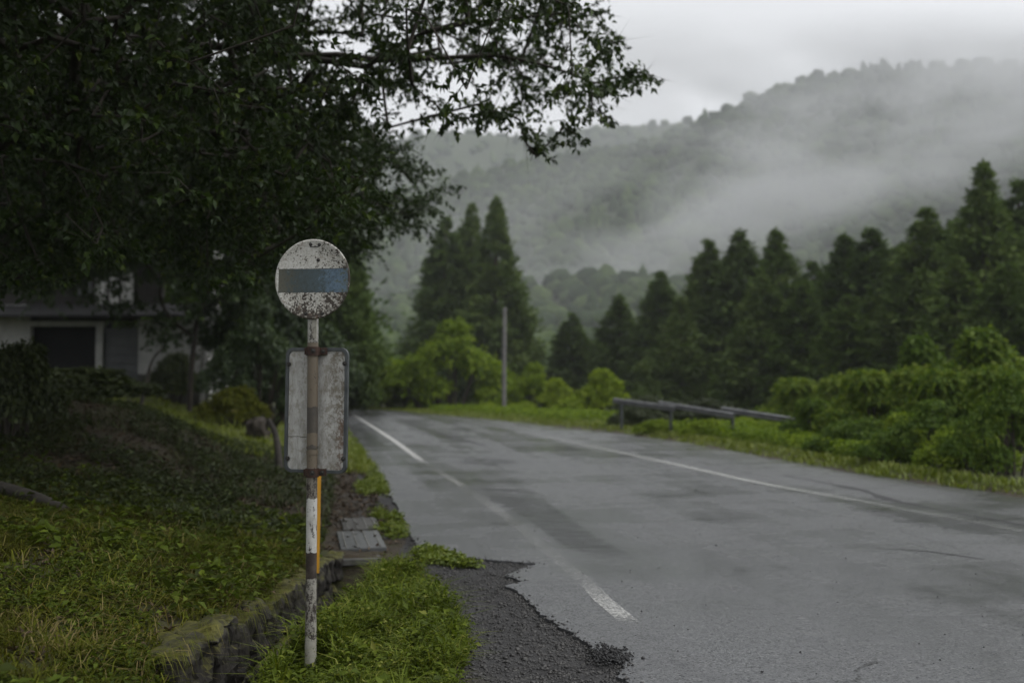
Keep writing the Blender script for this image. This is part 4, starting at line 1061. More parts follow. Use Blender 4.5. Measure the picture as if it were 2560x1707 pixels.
hpart('post', hbox(240, 257, 815, 1000, -.05, .17), M['plaster'], d)
hpart('post', hbox(66, 76, 815, 1000, -.05, .17), M['plaster'], d)
sh = hpart('shutter', hbox(258, 344, 820, 960, .08, .14), M['shutter'])
for k in range(6):
    hpart('slat', hbox(259, 343, 824 + k * 22, 843 + k * 22, .05, .078), M['shutter'], sh, .008)
w1 = hpart('window', hbox(236, 326, 682, 760, .10, .14), M['window_glass'])
for x in (234, 263, 293, 324): hpart('mullion', hbox(x, x + 4, 682, 760, .05, .098), M['dark_wood'] if x in (263, 293) else M['plaster'], w1)
hpart('sill', hbox(230, 332, 760, 766, .0, .15), M['dark_wood'], w1)
w2 = hpart('window', hbox(176, 228, 688, 738, .10, .14), M['shutter'])
for x in (174, 200, 225): hpart('mullion', hbox(x, x + 4, 688, 738, .05, .098), M['dark_wood'], w2)
# lower lean-to roof and main roof
mb = MB(); x0, x1 = hx(-240), hx(535)
zt, zb = hz(758), hz(792)
mb.add([(x0, HY - 1.1, zb), (x1, HY - 1.1, zb), (x1, HY + .2, zt), (x0, HY + .2, zt), (x0, HY - 1.1, zb - .08), (x1, HY - 1.1, zb - .08), (x1, HY + .2, zt - .08), (x0, HY + .2, zt - .08)],
       [(0, 1, 2, 3), (4, 7, 6, 5), (0, 4, 5, 1), (1, 5, 6, 2), (2, 6, 7, 3), (3, 7, 4, 0)])
hpart('eave_roof', mb, M['roof_tile'])
mb = MB(); zt, zb = hz(440), hz(580)
yb, ym = HY - 1.0, HY + 2.6
mb.add([(x0 - .5, yb, zb), (x1 - 1.2, yb, zb), (x1 - 1.2, ym, zt), (x0 - .5, ym, zt), (x1 - 1.2, HY + 6.2, zb), (x0 - .5, HY + 6.2, zb)] +
       [(x0 - .5, yb, zb - .12), (x1 - 1.2, yb, zb - .12), (x1 - 1.2, ym, zt - .12), (x0 - .5, ym, zt - .12), (x1 - 1.2, HY + 6.2, zb - .12), (x0 - .5, HY + 6.2, zb - .12)],
       [(0, 1, 2, 3), (3, 2, 4, 5), (6, 9, 8, 7), (9, 11, 10, 8), (0, 6, 7, 1), (1, 7, 8, 2), (2, 8, 10, 4), (4, 10, 11, 5), (5, 11, 9, 3), (3, 9, 6, 0)])
hpart('roof', mb, M['roof_tile'])
tag(hroot, 'old house with white plaster walls and a dark doorway in the shade', 'house')

# ------------------------------------------------------------------ bus stop sign
PXM = 5.0 / FPX
Zp = lambda y: at(776, y, 5.0).z
px0 = at(776, 1690, 5.0).x
gz0 = 0.0
broot = empty('bus_stop_sign', (px0, 5.0, Zp(1690)))
zb0 = broot.location.z
YAW = R(-12.5)            # right edge nearer to the camera
pm = MB()
zz_ = [0 - .18] + list(np.linspace(0.0, Zp(800) - zb0 + .1, 24))
pm.tube([(0.0, 0, z) for z in zz_], [.0285 if z < .3 else .0268 for z in zz_], 20)
pm.build('post', M['post'], broot)
# shallow collars on the post where tape ends
for yy, hh in ((1130, .02), (1118, .012)):
    MB().tube([(0, 0, Zp(yy) - zb0 - hh / 2), (0, 0, Zp(yy) - zb0 + hh / 2)], .0292, 20).build('collar', M['post'], broot)
def disc_mesh(r, th, bead):
    """dished plate with a rolled rim, axis along y"""
    n = 72; prof = [(0, -th / 2), (r * .5, -th / 2), (r * .93, -th / 2), (r * .965, -th / 2 - bead), (r, -th / 2 - bead * .3), (r, th / 2), (0, th / 2)]
    mb = MB(); vs, fs = [], []
    for (rr, y) in prof:
        for k in range(n):
            a = 2 * math.pi * k / n; vs.append((rr * math.cos(a), y, rr * math.sin(a)))
    for i in range(len(prof) - 1):
        for k in range(n): fs.append((i * n + k, i * n + (k + 1) % n, (i + 1) * n + (k + 1) % n, (i + 1) * n + k))
    return mb.add(vs, fs, True)
dz = Zp(700) - zb0
disc = disc_mesh(.2005, .004, .0035).build('disc', M['disc'], broot, loc=(.002 + 0, -.037, dz))
disc.rotation_euler = (0, R(.8), YAW)
bmx = disc.data
def bolt(parent, x, z, y, r=.007):
    mb = MB(); mb.tube([(0, 0, 0), (0, -.004, 0), (0, -.0065, 0)], [r, r, r * .55], 6, smooth=False)
    mb.tube([(0, .002, 0), (0, -.0012, 0)], r * 1.55, 14)
    mb.build('bolt', M['bolt'], parent, loc=(x, y, z))
for x, z in ((-.012, .174), (.034, .172), (-.03, -.172), (.057, -.172), (.03, .095)): bolt(disc, x, z, -.0025, .0058)
# slot-like strap behind the upper bolts and neck bracket under the disc
MB().box((0, 0, 0), (.045, .003, .004)).build('slot', M['bolt'], disc, loc=(.008, -.003, .162))
nb = MB().box((0, 0, 0), (.026, .006, .105))
o = nb.build('neck_bracket', M['post'], broot, .001, loc=(.012, -.031, Zp(820) - zb0)); o.rotation_euler = (0, 0, YAW)
# information board (back side), fixed behind the post
def rrect(w, h, r, n=8):
    pts = []
    for cx, cz, a0 in ((w / 2 - r, h / 2 - r, 0), (-w / 2 + r, h / 2 - r, 90), (-w / 2 + r, -h / 2 + r, 180), (w / 2 - r, -h / 2 + r, 270)):
        for k in range(n + 1):
            a = R(a0 + 90 * k / n); pts.append((cx + r * math.cos(a), cz + r * math.sin(a)))
    return pts
bw, bh = 153 * PXM / math.cos(R(24)), 314 * PXM
bz = (Zp(869) + Zp(1183)) / 2 - zb0
board = MB().prism(rrect(bw - .03, bh - .03, .028), -.003, .003).build('board', M['board'], broot, loc=(at(788, 1000, 5.0).x - px0 + .0, .036, bz))
board.rotation_euler = (0, R(.6), YAW)
fm = MB(); A, B_ = rrect(bw, bh, .04), rrect(bw - .034, bh - .034, .026); n = len(A)
vs = [(x, -.011, z) for x, z in A] + [(x, -.011, z) for x, z in B_] + [(x, .011, z) for x, z in A] + [(x, .011, z) for x, z in B_]
fs = []
for i in range(n):
    j = (i + 1) % n
    fs += [(i, j, n + j, n + i), (2 * n + i, 3 * n + i, 3 * n + j, 2 * n + j), (i, 2 * n + i, 2 * n + j, j), (n + i, n + j, 3 * n + j, 3 * n + i)]
fm.add(vs, fs).build('frame', M['frame_metal'], board, .002)
for x, z in ((-bw / 2 + .017, bh / 2 - .085), (bw / 2 - .017, bh / 2 - .08), (-bw / 2 + .02, -bh / 2 + .07), (bw / 2 - .016, -bh / 2 + .075)): bolt(board, x, z, -.011, .0075)
for yy in (878, 1181):
    c = MB(); c.tube([(0, 0, -.022), (0, 0, .022)], .0335, 20)
    cl = c.build('clamp', M['rust'], broot, .002, loc=(0, 0, Zp(yy) - zb0))
    MB().box((.045, .012, 0), (.05, .014, .036)).build('flange', M['rust'], cl, .002)
    MB().box((-.030, .014, 0), (.03, .012, .034)).build('flange', M['rust'], cl, .002)
    bolt(cl, 0.008, .002, -.033, .0075); bolt(cl, .05, .0, .004, .007)
tag(broot, 'rusty bus stop sign with a round worn disc and board on a striped pole', 'bus stop')
for i in (2, 0, 1): pass

# yellow marker board behind the sign post
yt, yb_ = at(801, 860, 7.6), at(790, 1412, 7.6)
yroot = MB()
yroot.box((0, 0, (yt.z - yb_.z) / 2), (.047, .016, yt.z - yb_.z))
yo = yroot.build('marker_post', M['yellow'], None, .003, loc=(yb_.x, 7.6, yb_.z - .06)); yo.rotation_euler = (0, math.atan2(yt.x - yb_.x, yt.z - yb_.z), R(12))
tag(yo, 'flat yellow marker stake at the ditch, mostly hidden behind the sign', 'marker post')

# ------------------------------------------------------------------ ditch wall, drain covers
def rough_block(name, c, size, mat, parent, seed, amp=.02, cuts=7):
    bm = bmesh.new(); bmesh.ops.create_cube(bm, size=1)
    bmesh.ops.subdivide_edges(bm, edges=bm.edges[:], cuts=cuts, use_grid_fill=True)
    for v in bm.verts:
        p = Vector((v.co.x * size[0], v.co.y * size[1], v.co.z * size[2]))
        # round the corners
        q = Vector((v.co.x * 2, v.co.y * 2, v.co.z * 2)); L = (abs(q.x) ** 8 + abs(q.y) ** 8 + abs(q.z) ** 8) ** (1 / 8)
        p *= 1 / max(L, .8)
        s = p + Vector((seed * 3.1, seed * 1.7, 0))
        nv = mnoise.noise_vector(s * 9) * amp + mnoise.noise_vector(s * 26) * amp * .4
        nv.x += mnoise.noise(Vector((s.x * 14, s.y * 14, s.z * 9))) * amp * 1.2 - max(0, mnoise.noise(Vector((s.x * 5, s.y * 7 + 4, s.z * 6)))) * amp * 1.5
        v.co = p + nv
    me = bpy.data.meshes.new(name); bm.to_mesh(me); bm.free()
    me.polygons.foreach_set('use_smooth', [cuts < 10] * len(me.polygons))
    o = link(name, me, mat, parent); o.location = c
    return o
wroot = empty('ditch_wall', (-1.53, 6.2, 0))
y = 4.55; k = 0
while y < 8.3:
    L = random.uniform(.26, .5); yc = y + L / 2
    top = float(np.interp(yc, [4.2, 5, 5.6, 7.2, 8.4], [.27, .25, .18, .06, .02]))
    top += random.uniform(-.03, .03)
    for zl, zh in ((-.56, -.18), (-.18, top)):
        rough_block('stone', (random.uniform(-.03, .025), yc - 6.2 + random.uniform(-.04, .04), (zl + zh) / 2), (.17, L - .02, zh - zl - .015), M['mossy'], wroot, 3 + k + zl, .024, 14)
    y += L; k += 1
tag(wroot, 'mossy crumbling stone wall along the ditch beside the sign post', 'wall')
# broken slab end at the bottom of the picture, left of the ditch
b1 = rough_block('broken_slab', tuple(at(480, 1585, 4.95)), (.30, .34, .05), M['mossy'], None, 31, .045); b1.rotation_euler = (R(4), R(-7), R(20))
tag(b1, 'flat mossy slab lying on the end of the ditch wall', 'slab')
def cover(px, py, ribs, mat, label, w=.40, L=.36, z=.02):
    p = gnd(px, py, z); r = empty('drain_cover', (p.x, p.y, z - .012), R(12))
    MB().box((0, 0, 0), (w, L, .05)).build('plate', M[mat], r, .006)
    for i in range(ribs):
        x = -w / 2 + w * (i + .5) / ribs
        MB().box((x, 0, .028), (.014, L * .96, .008)).build('rib', M['concrete'], r, .002)
    tag(r, label, 'drain cover', 'drain covers over the ditch')
    return r
cover(901, 1350, 4, 'wet_concrete', 'pale wet concrete drain cover with ribs, the near one', .40, 1.02, .0)
cover(900, 1310, 4, 'concrete_dark', 'dark ribbed drain cover joining the far end of the pale one', .37, .80, .0)
cover(890, 1396, 0, 'concrete_dark', 'dark concrete lip at the open end of the covered ditch', .42, .22, -.035)

# ------------------------------------------------------------------ guard rail, pole, wood pieces
groot_p = at(1540, 1075, 27.5); groot = empty('guard_rail', (groot_p.x, 27.5, float(ground_z(groot_p.x, 27.5))))
segs = [((1535, 1001, 28.6), (1688, 1022, 25.6)), ((1648, 1009, 26.4), (1836, 1040, 23.6)), ((1806, 1024, 24.3), (2030, 1058, 21.4))]
prof = [(-.0, -.13), (.03, -.11), (.05, -.07), (.03, -.02), (.0, 0), (.03, .02), (.05, .07), (.03, .11), (0, .13)]
for a_, b_ in segs:
    A, B_ = at(*a_) - groot.location, at(*b_) - groot.location
    d = (B_ - A).normalized(); nn = Vector((-d.y, d.x, 0)).normalized()
    if nn.x > 0: nn = -nn
    mb = MB(); vs = []
    for q in (A, B_):
        for (o_, z_) in prof: vs.append(q + nn * o_ + Vector((0, 0, z_ * .58)))
        for (o_, z_) in prof[::-1]: vs.append(q + nn * (o_ - .012) + Vector((0, 0, z_ * .58)))
    m_ = len(prof) * 2
    mb.add(vs, [(i, (i + 1) % m_, m_ + (i + 1) % m_, m_ + i) for i in range(m_)] + [tuple(range(m_)), tuple(range(m_, 2 * m_))])
    mb.build('rail', M['steel'], groot)
for px, py, Y in ((1545, 1002, 28.4), (1668, 1016, 26.0), (1822, 1034, 23.95), (2000, 1052, 21.8)):
    q = at(px, py, Y); g = float(ground_z(q.x, Y))
    MB().tube([(q.x + .1 - groot.location.x, Y + .06 - groot.location.y, g - .3 - groot.location.z), (q.x + .1 - groot.location.x, Y + .06 - groot.location.y, q.z + .03 - groot.location.z)], .045, 10).build('post', M['frame_metal'], groot)
tag(groot, 'weathered grey steel guard rail running into the bushes on the right', 'guard rail')

pb = at(1260, 1043, 43); pt = at(1262, 772, 43); gp = float(ground_z(pb.x, 43))
proot = empty('utility_pole', (pb.x, 43, gp))
MB().tube([(0, 0, -.3), (0, 0, 2), (.03, 0, pt.z - gp)], [.095, .09, .08], 14).build('shaft', M['grey_pole'], proot)
MB().tube([(.03, 0, pt.z - gp), (.03, 0, pt.z - gp + .05)], [.088, .07], 14).build('cap', M['grey_pole'], proot)
for zc in (1.6, 2.9): MB().tube([(.015, 0, zc), (.015, 0, zc + .07)], .10, 14).build('band', M['steel'], proot)
tag(proot, 'plain grey pole standing among the bright vine bushes', 'pole')

def stick(name, pts, rads, mat, label, cat, seed=1):
    P = smooth_path(pts, .12); base = Vector(pts[0]); n = len(P)
    rr = [np.interp(i / (n - 1), np.linspace(0, 1, len(rads)), rads) for i in range(n)]
    P = [p + Vector(mnoise.noise_vector(p * 2 + Vector((seed, 0, 0)))) * .03 for p in P]
    o = MB().tube([p - base for p in P], [float(r_) * (1 + .15 * mnoise.noise(p * 8)) for r_, p in zip(rr, P)], 9).build(name, mat, None, loc=base)
    tag(o, label, cat); return o
def gp_(px, py, Y, dz=0.0):
    p = at(px, py, Y); return Vector((p.x, Y, float(ground_z(p.x, Y)) + dz))
p1, p2 = gp_(-120, 1230, 8.3, .05), gp_(170, 1215, 7.7, .05)
stick('fallen_log', [p1, (p1 + p2) / 2 + Vector((0, 0, .02)), p2], [.05, .055, .045], M['dead_wood'], 'grey fallen log lying on the left bank', 'log')
q1 = at(350, 955, 24); q2 = at(410, 868, 24)
q1.z = float(ground_z(q1.x, 24)) - .05
stick('dead_branch', [q1, at(375, 915, 24), q2], [.055, .045, .02], M['dead_wood'], 'thin bare branch leaning before the white house wall', 'branch', 3)
q1 = at(668, 1060, 15); q2 = at(700, 1120, 14.2)
stick('dead_branch', [at(672, 1050, 15), at(688, 1085, 14.6), Vector((q2.x, 14.2, float(ground_z(q2.x, 14.2)) - .02))], [.035, .045, .055], M['dead_wood'], 'short crooked dead branch sticking up left of the sign board', 'branch', 5)
pp = at(506, 960, 27.4); g = float(ground_z(pp.x, 27.4)); zt = at(506, 892, 27.4).z
o = MB().box((0, 0, (zt - g) / 2), (.11, .11, zt - g + .3)).build('wooden_post', M['concrete'], None, .01, loc=(pp.x, 27.4, g)); tag(o, 'short pale post right behind the slim garden tree', 'post')
st = at(648, 985, 21); g = float(ground_z(st.x, 21))
o = rough_block('tree_stump', (st.x, 21, g + .12), (.36, .4, .6), M['bark'], None, 8, .08); o.rotation_euler = (R(8), R(-14), 0); tag(o, 'dark leaning stump in the shade left of the sign board', 'stump')

# ------------------------------------------------------------------ grass, weeds, litter, gravel
def pts_on(n, xr, yr, keep=None, lift=0.0, power=1.0):
    out = []; tot = 0
    while tot < n:
        m = 60000
        # more samples close to the camera
        yy = yr[0] * (yr[1] / yr[0]) ** (RNG.random(m) ** power); xx = RNG.uniform(xr[0], xr[1], m)
        sx_, sy_ = project(np.stack([xx, yy, np.zeros(m)], -1))
        ok = (sx_ > -250) & (sx_ < 2750)
        if keep is not None: ok &= keep(xx, yy)
        q = np.stack([xx[ok], yy[ok], ground_z(xx[ok], yy[ok]) + lift], -1)
        out.append(q); tot += len(q)
    return np.concatenate(out)[:n]
xwall = lambda y: np.interp(y, [0, 7.2, 9, 12, 16, 23, 33, 60], [-1.5, -1.5, -1.75, -2.2, -2.9, -4.4, -6.6, -18])
# near left turf
def k_near(x, y):
    dens = np.clip(fbm(x * 1.6, y * 1.2, 31, 5) * 4.2 - 1.6, .10, 1)
    lim = 9.2 + (fbm(x * .8, y * 0, 5) - .5) * 1.5
    return (x < xwall(y) - .02 + (fbm(x * 8, y * 8, 7, 2) - .5) * .1) & (y < lim) & (RNG.random(len(x)) < dens)
P = pts_on(56000, (-5.5, -1.35), (3.1, 9.8), k_near)
h = RNG.uniform(.025, .085, len(P)) * (.5 + 1.1 * fbm(P[:, 0] * 2.3, P[:, 1] * 2.3, 12)); rn = np.clip(RNG.normal(.42, .22, len(P)) + (fbm(P[:, 0] * 1.5, P[:, 1] * 1.5, 55) - .5) * 1.0, 0, .97)
V, F, r_ = blades(P, h * 1.25, RNG.uniform(.004, .010, len(P)), RNG.uniform(.4, 2.0, len(P)), rn)
# long arching dry stalks
Q = pts_on(1700, (-5.5, -1.4), (4.1, 9.5), lambda x, y: (x < xwall(y) - .0) & (RNG.random(len(x)) < fbm(x * 2, y * 2, 66) ** 3 * 3))
V2, F2, r2 = blades(Q, RNG.uniform(.08, .20, len(Q)), RNG.uniform(.003, .005, len(Q)), RNG.uniform(1.0, 2.6, len(Q)), RNG.uniform(.8, .97, len(Q)))
# blades and roots hanging over the ditch wall
n = 520; yy = RNG.uniform(4.2, 8.4, n); yy = yy[RNG.random(n) < np.clip(fbm(yy * 2.2, yy * 0, 41) * 2.4 - .7, .05, 1)]; n = len(yy)
xx = xwall(yy) + RNG.uniform(-.10, .05, n); tz = np.interp(yy, [4.2, 5, 5.6, 7.2, 8.4], [.27, .25, .18, .06, .02])
A0 = np.stack([xx, yy, tz + RNG.uniform(-.01, .03, n)], -1)
dd = np.stack([RNG.uniform(.3, 1, n), RNG.normal(0, .5, n), RNG.uniform(-.2, .7, n)], -1); L_ = RNG.uniform(.05, .2, n)[:, None]; wv = np.array([[0, 1., 0]]) * RNG.uniform(.002, .005, (n, 1))
m1 = A0 + dd * L_ * .5; t1 = m1 + (dd * .5 + np.array([[0, 0, -1.2]])) * L_ * .6
V3 = np.stack([A0 - wv, A0 + wv, m1 + wv, m1 - wv, t1], 1).reshape(-1, 3); o_ = (np.arange(n) * 5)[:, None]
F3 = np.concatenate([o_ + np.array([[0, 1, 2]]), o_ + np.array([[0, 2, 3]]), o_ + np.array([[3, 2, 4]])], 1).reshape(-1, 3)
r3 = np.repeat(np.clip(RNG.normal(.4, .25, n), 0, .92), 3)
g1 = link('bank_grass', tri_mesh('bank_grass', np.concatenate([V, V2, V3]), np.concatenate([F, F2 + len(V), F3 + len(V) + len(V2)]), np.concatenate([r_, r2, r3])), M['grass'])
tag(g1, 'short green and dry grass on the near left bank', 'grass', kind='stuff')
# leafy weeds among it
def leafy(n, xr, yr, keep, size, height, power=1.0, k=5):
    C = pts_on(n, xr, yr, keep, 0.0, power); C = np.repeat(C, k, 0)
    hh = RNG.uniform(.15, 1, len(C)) * height(C)
    C = C + np.stack([RNG.normal(0, .028, len(C)), RNG.normal(0, .028, len(C)), hh], -1)
    D = RNG.normal(0, 1, (len(C), 3)); D[:, 2] = RNG.normal(.05, .3, len(C)); Nn = RNG.normal(0, .35, (len(C), 3)) + np.array([0, 0, 1.])
    ln = RNG.uniform(.6, 1.4, len(C)) * size
    V, F = kites(C, D, Nn, ln, ln * RNG.uniform(.4, .75, len(C)), .15, .2)
    return V, F, np.repeat(np.clip(RNG.normal(.5, .25, len(C)), 0, 1), 2)
V, F, r_ = leafy(9000, (-5.5, -1.4), (3.1, 10), lambda x, y: (x < xwall(y) + .03) & (fbm(x * 1.4, y * 1.4, 91) > .44), .03, lambda C: np.full(len(C), .06))
V2, F2, r2 = leafy(420, (-5.5, -1.5), (3.2, 10), lambda x, y: (x < xwall(y) - .05) & (fbm(x * 1.1, y * 1.1, 17) > .5), .065, lambda C: np.full(len(C), .13), k=7)
o = link('bank_weeds', tri_mesh('bank_weeds', np.concatenate([V, V2]), np.concatenate([F, F2 + len(V)]), np.concatenate([r_, r2])), M['weed']); tag(o, 'small leafy weeds scattered through the left bank grass', 'weeds', kind='stuff')
# bank behind: litter and dark weeds
V, F, r_ = leafy(6500, (-9, -1.7), (8.2, 19), lambda x, y: (x < xwall(y) + .05) & (fbm(x * .9, y * .9, 14) > .40), .05, lambda C: np.full(len(C), .12))
P = pts_on(15000, (-9, -1.7), (7.8, 19), lambda x, y: (x < xwall(y) + .05) & (fbm(x * 1.3, y * 1.3, 19) > .42))
V2, F2, r2 = blades(P, RNG.uniform(.05, .24, len(P)) * fbm(P[:, 0] * 2, P[:, 1] * 2, 13) * 1.4, RNG.uniform(.006, .013, len(P)), RNG.uniform(.4, 2.0, len(P)), np.clip(RNG.normal(.55, .3, len(P)), 0, 1))
o = link('bank_undergrowth', tri_mesh('bank_undergrowth', np.concatenate([V, V2]), np.concatenate([F, F2 + len(V)]), np.concatenate([r_, r2])), M['dark_weed']); tag(o, 'dark low undergrowth on the slope of the left bank', 'undergrowth', kind='stuff')
V, F, r_ = leafy(7500, (-8, -.9), (4.2, 17), lambda x, y: (x < np.interp(y, LYs, LXs) - .15) & ((x < xwall(y)) | (y > 10.2) | ((y > 8.6) & (RNG.random(len(x)) < .3))) & ((y > 7.6) | (RNG.random(len(x)) < .35)), .045, lambda C: np.full(len(C), .022), k=4)
o = link('leaf_litter', tri_mesh('leaf_litter', V, F, r_), M['litter']); tag(o, 'brown fallen leaves on the bare slope behind the grass', 'leaf litter', kind='stuff')
P = pts_on(22000, (-14, -2.3), (16, 36), lambda x, y: (x < xwall(y) + .8) & (RNG.random(len(x)) < .8))
V, F, r_ = blades(P, RNG.uniform(.06, .2, len(P)), RNG.uniform(.012, .03, len(P)), RNG.uniform(.2, 1.1, len(P)), np.clip(RNG.normal(.62, .16, len(P)), 0, .95))
o = link('lawn_grass', tri_mesh('lawn_grass', V, F, r_), M['verge']); tag(o, 'yellow green grass on the flat ground before the house', 'grass', kind='stuff')
# weeds clump between the sign post and the broken asphalt
def k_cl(x, y):
    xl = np.interp(y, [4.3, 4.8, 5.4, 6, 6.6, 7.2, 7.7], [-.14, -.28, -.29, -.32, -.47, -.6, -.72]) + (fbm(x * 5, y * 5, 15) - .5) * .22
    xll = np.interp(y, [4.2, 5.2, 6.2, 7.2, 8], [-1.30, -1.28, -1.12, -1.0, -1.05])
    return (x > xll) & (x < xl) & (y < 7.75)
def h_cl(C): return (.02 + .42 * np.clip(fbm(C[:, 0] * 4.2, C[:, 1] * 4.2, 23) - .22, 0, 1) ** 1.2) * np.interp(C[:, 0], [-1.2, -.9, -.4, -.1], [.8, 1, .85, .45]) * np.where((C[:, 1] < 5.15) & (np.abs(C[:, 0] + C[:, 1] * .2024) < .13), .3, 1.0)
V, F, r_ = leafy(5200, (-1.3, .1), (4.15, 7.8), k_cl, .030, h_cl, 1.0, 6)
P = pts_on(12000, (-1.3, .1), (4.15, 7.8), k_cl)
Vb, Fb, rb = leafy(300, (-1.3, .1), (4.15, 7.8), k_cl, .045, lambda C: h_cl(C) * 1.2 + .01, 1.0, 7)
F = np.concatenate([F, Fb + len(V)]); V = np.concatenate([V, Vb]); r_ = np.concatenate([r_, rb])
V2, F2, r2 = blades(P, RNG.uniform(.5, 1.7, len(P)) * h_cl(P), RNG.uniform(.004, .010, len(P)), RNG.uniform(.3, 1.5, len(P)), np.clip(RNG.normal(.6, .2, len(P)), 0, 1))
o = link('roadside_weeds', tri_mesh('roadside_weeds', np.concatenate([V, V2]), np.concatenate([F, F2 + len(V)]), np.concatenate([r_, r2])), M['weed'])
tag(o, 'lush green clump of weeds growing around the foot of the sign post', 'weeds', kind='stuff')
# moss and tufts along the far left road edge
def k_ed(x, y):
    xl = np.interp(y, LYs, LXs); d = xl - x
    return (d > .02) & (d < .65 * fbm(x * 3, y * 3, 18)) & (fbm(x * 1.6, y * 1.1, 44, 5) + RNG.normal(0, .06, len(x)) > .52)
V, F, r_ = leafy(3600, (-8, 0), (8.0, 38), k_ed, .04, lambda C: np.full(len(C), .06))
o = link('edge_tufts', tri_mesh('edge_tufts', V, F, r_), M['verge']); tag(o, 'yellow green tufts along the far left edge of the asphalt', 'weeds', kind='stuff')
# right verge
def k_rv(x, y):
    d = x - np.interp(y, RY, RX); return (d > -.12 + .2 * (fbm(x * 1.5, y * 1.5, 3) - .3)) & (d < np.where(y < 19, .5, 3.2)) & ~((y > 24.5) & (y < 28.8) & (d > .5))
P = pts_on(30000, (-16, 12), (9, 54), k_rv)
V, F, r_ = blades(P, RNG.uniform(.05, .17, len(P)), RNG.uniform(.012, .03, len(P)), RNG.uniform(.2, 1.1, len(P)), np.clip(RNG.normal(.5, .2, len(P)), 0, 1))
o = link('verge_grass', tri_mesh('verge_grass', V, F, r_), M['verge']); tag(o, 'bright mown grass strip along the right edge of the road', 'grass', kind='stuff')
V, F, r_ = leafy(5000, (-12, 14), (9, 54), lambda x, y: (x - np.interp(y, RY, RX) > .5) & (x - np.interp(y, RY, RX) < 4.5) & (fbm(x * .6, y * .5, 71) > .5), .09, lambda C: np.full(len(C), .35))
o = link('verge_weeds', tri_mesh('verge_weeds', V, F, r_), M['kudzu_leaf']); tag(o, 'leafy weeds behind the right verge under the guard rail', 'weeds', kind='stuff')

# stones: deformed octahedra
OCT_V = np.array([(1, 0, 0), (-1, 0, 0), (0, 1, 0), (0, -1, 0), (0, 0, 1), (0, 0, -1.)]); OCT_F = np.array([(0, 2, 4), (2, 1, 4), (1, 3, 4), (3, 0, 4), (2, 0, 5), (1, 2, 5), (3, 1, 5), (0, 3, 5)])
def stones(P, s, flat=.6):
    n = len(P); b = OCT_V[None] * RNG.uniform(.55, 1.2, (n, 6, 1)) + RNG.normal(0, .22, (n, 6, 3))
    az = RNG.uniform(0, 6.28, n); c, q = np.cos(az)[:, None], np.sin(az)[:, None]
    x = b[..., 0] * c - b[..., 1] * q; y = b[..., 0] * q + b[..., 1] * c
    b = np.stack([x, y, b[..., 2] * flat], -1) * s[:, None, None] + P[:, None, :]
    return b.reshape(-1, 3), (OCT_F[None] + (np.arange(n) * 6)[:, None, None]).reshape(-1, 3)
inroad = lambda x, y: in_poly(x, y, [(p.x, p.y) for p in outl])
def k_gr(x, y):
    d = np.interp(y, LYs, LXs) - x
    return (d < 1.05) & (d > -.6) & (x > -.85) & ~inroad(x, y)
P = pts_on(13000, (-1.0, .9), (4.15, 9.4), k_gr)
s = np.abs(RNG.normal(0, .0055, len(P))) + .003; P[:, 2] += s * .2
# loose stones and crumbs along the broken asphalt edge
ep = np.array([(p.x, p.y) for p in ragged(left_pts[:16], .02, 60)]); k_ = RNG.integers(0, len(ep), 3200)
E = np.stack([ep[k_, 0] + RNG.normal(-.02, .035, 3200), ep[k_, 1] + RNG.normal(0, .05, 3200), np.zeros(3200)], -1); on = inroad(E[:, 0], E[:, 1])
E[:, 2] = np.where(on, .002, ground_z(E[:, 0], E[:, 1]) + .003); E = E[~on | (RNG.random(3200) < .25)]
big = pts_on(260, (-1.0, .9), (4.15, 9.0), k_gr)
P = np.concatenate([P, E, big]); s = np.concatenate([s, np.abs(RNG.normal(0, .005, len(E))) + .003, RNG.uniform(.010, .022, len(big))])
V, F = stones(P, s)
o = link('gravel', tri_mesh('gravel', V, F), M['stone']); tag(o, 'dark wet gravel on the bare shoulder beside the broken asphalt', 'gravel', kind='stuff')
# crumbled asphalt lumps at the broken edge
c = gnd(1520, 1640); n = 420
P = np.stack([c.x + RNG.normal(0, .055, n), c.y + RNG.normal(0, .09, n), np.zeros(n)], -1)
s = RNG.uniform(.004, .014, n); P[:, 2] = .004 + np.abs(RNG.normal(0, .009, n)) * np.exp(-((P[:, 0] - c.x) / .06) ** 2)
V, F = stones(P, s, .8)
o = link('asphalt_rubble', tri_mesh('asphalt_rubble', V, F), M['tar_lump']); tag(o, 'small heap of black asphalt crumbs on the broken road edge', 'rubble', kind='stuff')
n = 260
P = np.stack([RNG.uniform(-.6, 4.5, n), 4.4 * (14 / 4.4) ** RNG.random(n), np.zeros(n)], -1); P = P[inroad(P[:, 0], P[:, 1])]
s = np.abs(RNG.normal(0, .0035, len(P))) + .0025; P[:, 2] = s * .45
V, F = stones(P, s, .7)
o = link('loose_grit', tri_mesh('loose_grit', V, F), M['tar_lump']); tag(o, 'loose black grit scattered over the near road', 'grit', kind='stuff')

# ------------------------------------------------------------------ haze and drifting mist
def volume_box(name, c, size, rot=(0, 0, 0)):
    o = MB().box((0, 0, 0), size).build(name, None); o.location = c; o.rotation_euler = rot; return o
hz_o = volume_box('haze', (60, 390, 92), (1100, 1080, 210))
m, nt, N, L, out = new_mat('haze_air')
pv = N.new('ShaderNodeVolumePrincipled'); pv.inputs['Color'].default_value = (.84, .87, .90, 1); pv.inputs['Density'].default_value = .00045; pv.inputs['Anisotropy'].default_value = 0.2
L.new(pv.outputs[0], out.inputs['Volume']); hz_o.data.materials.append(m)
tag(hz_o, 'pale damp haze filling the valley', 'haze', kind='stuff')

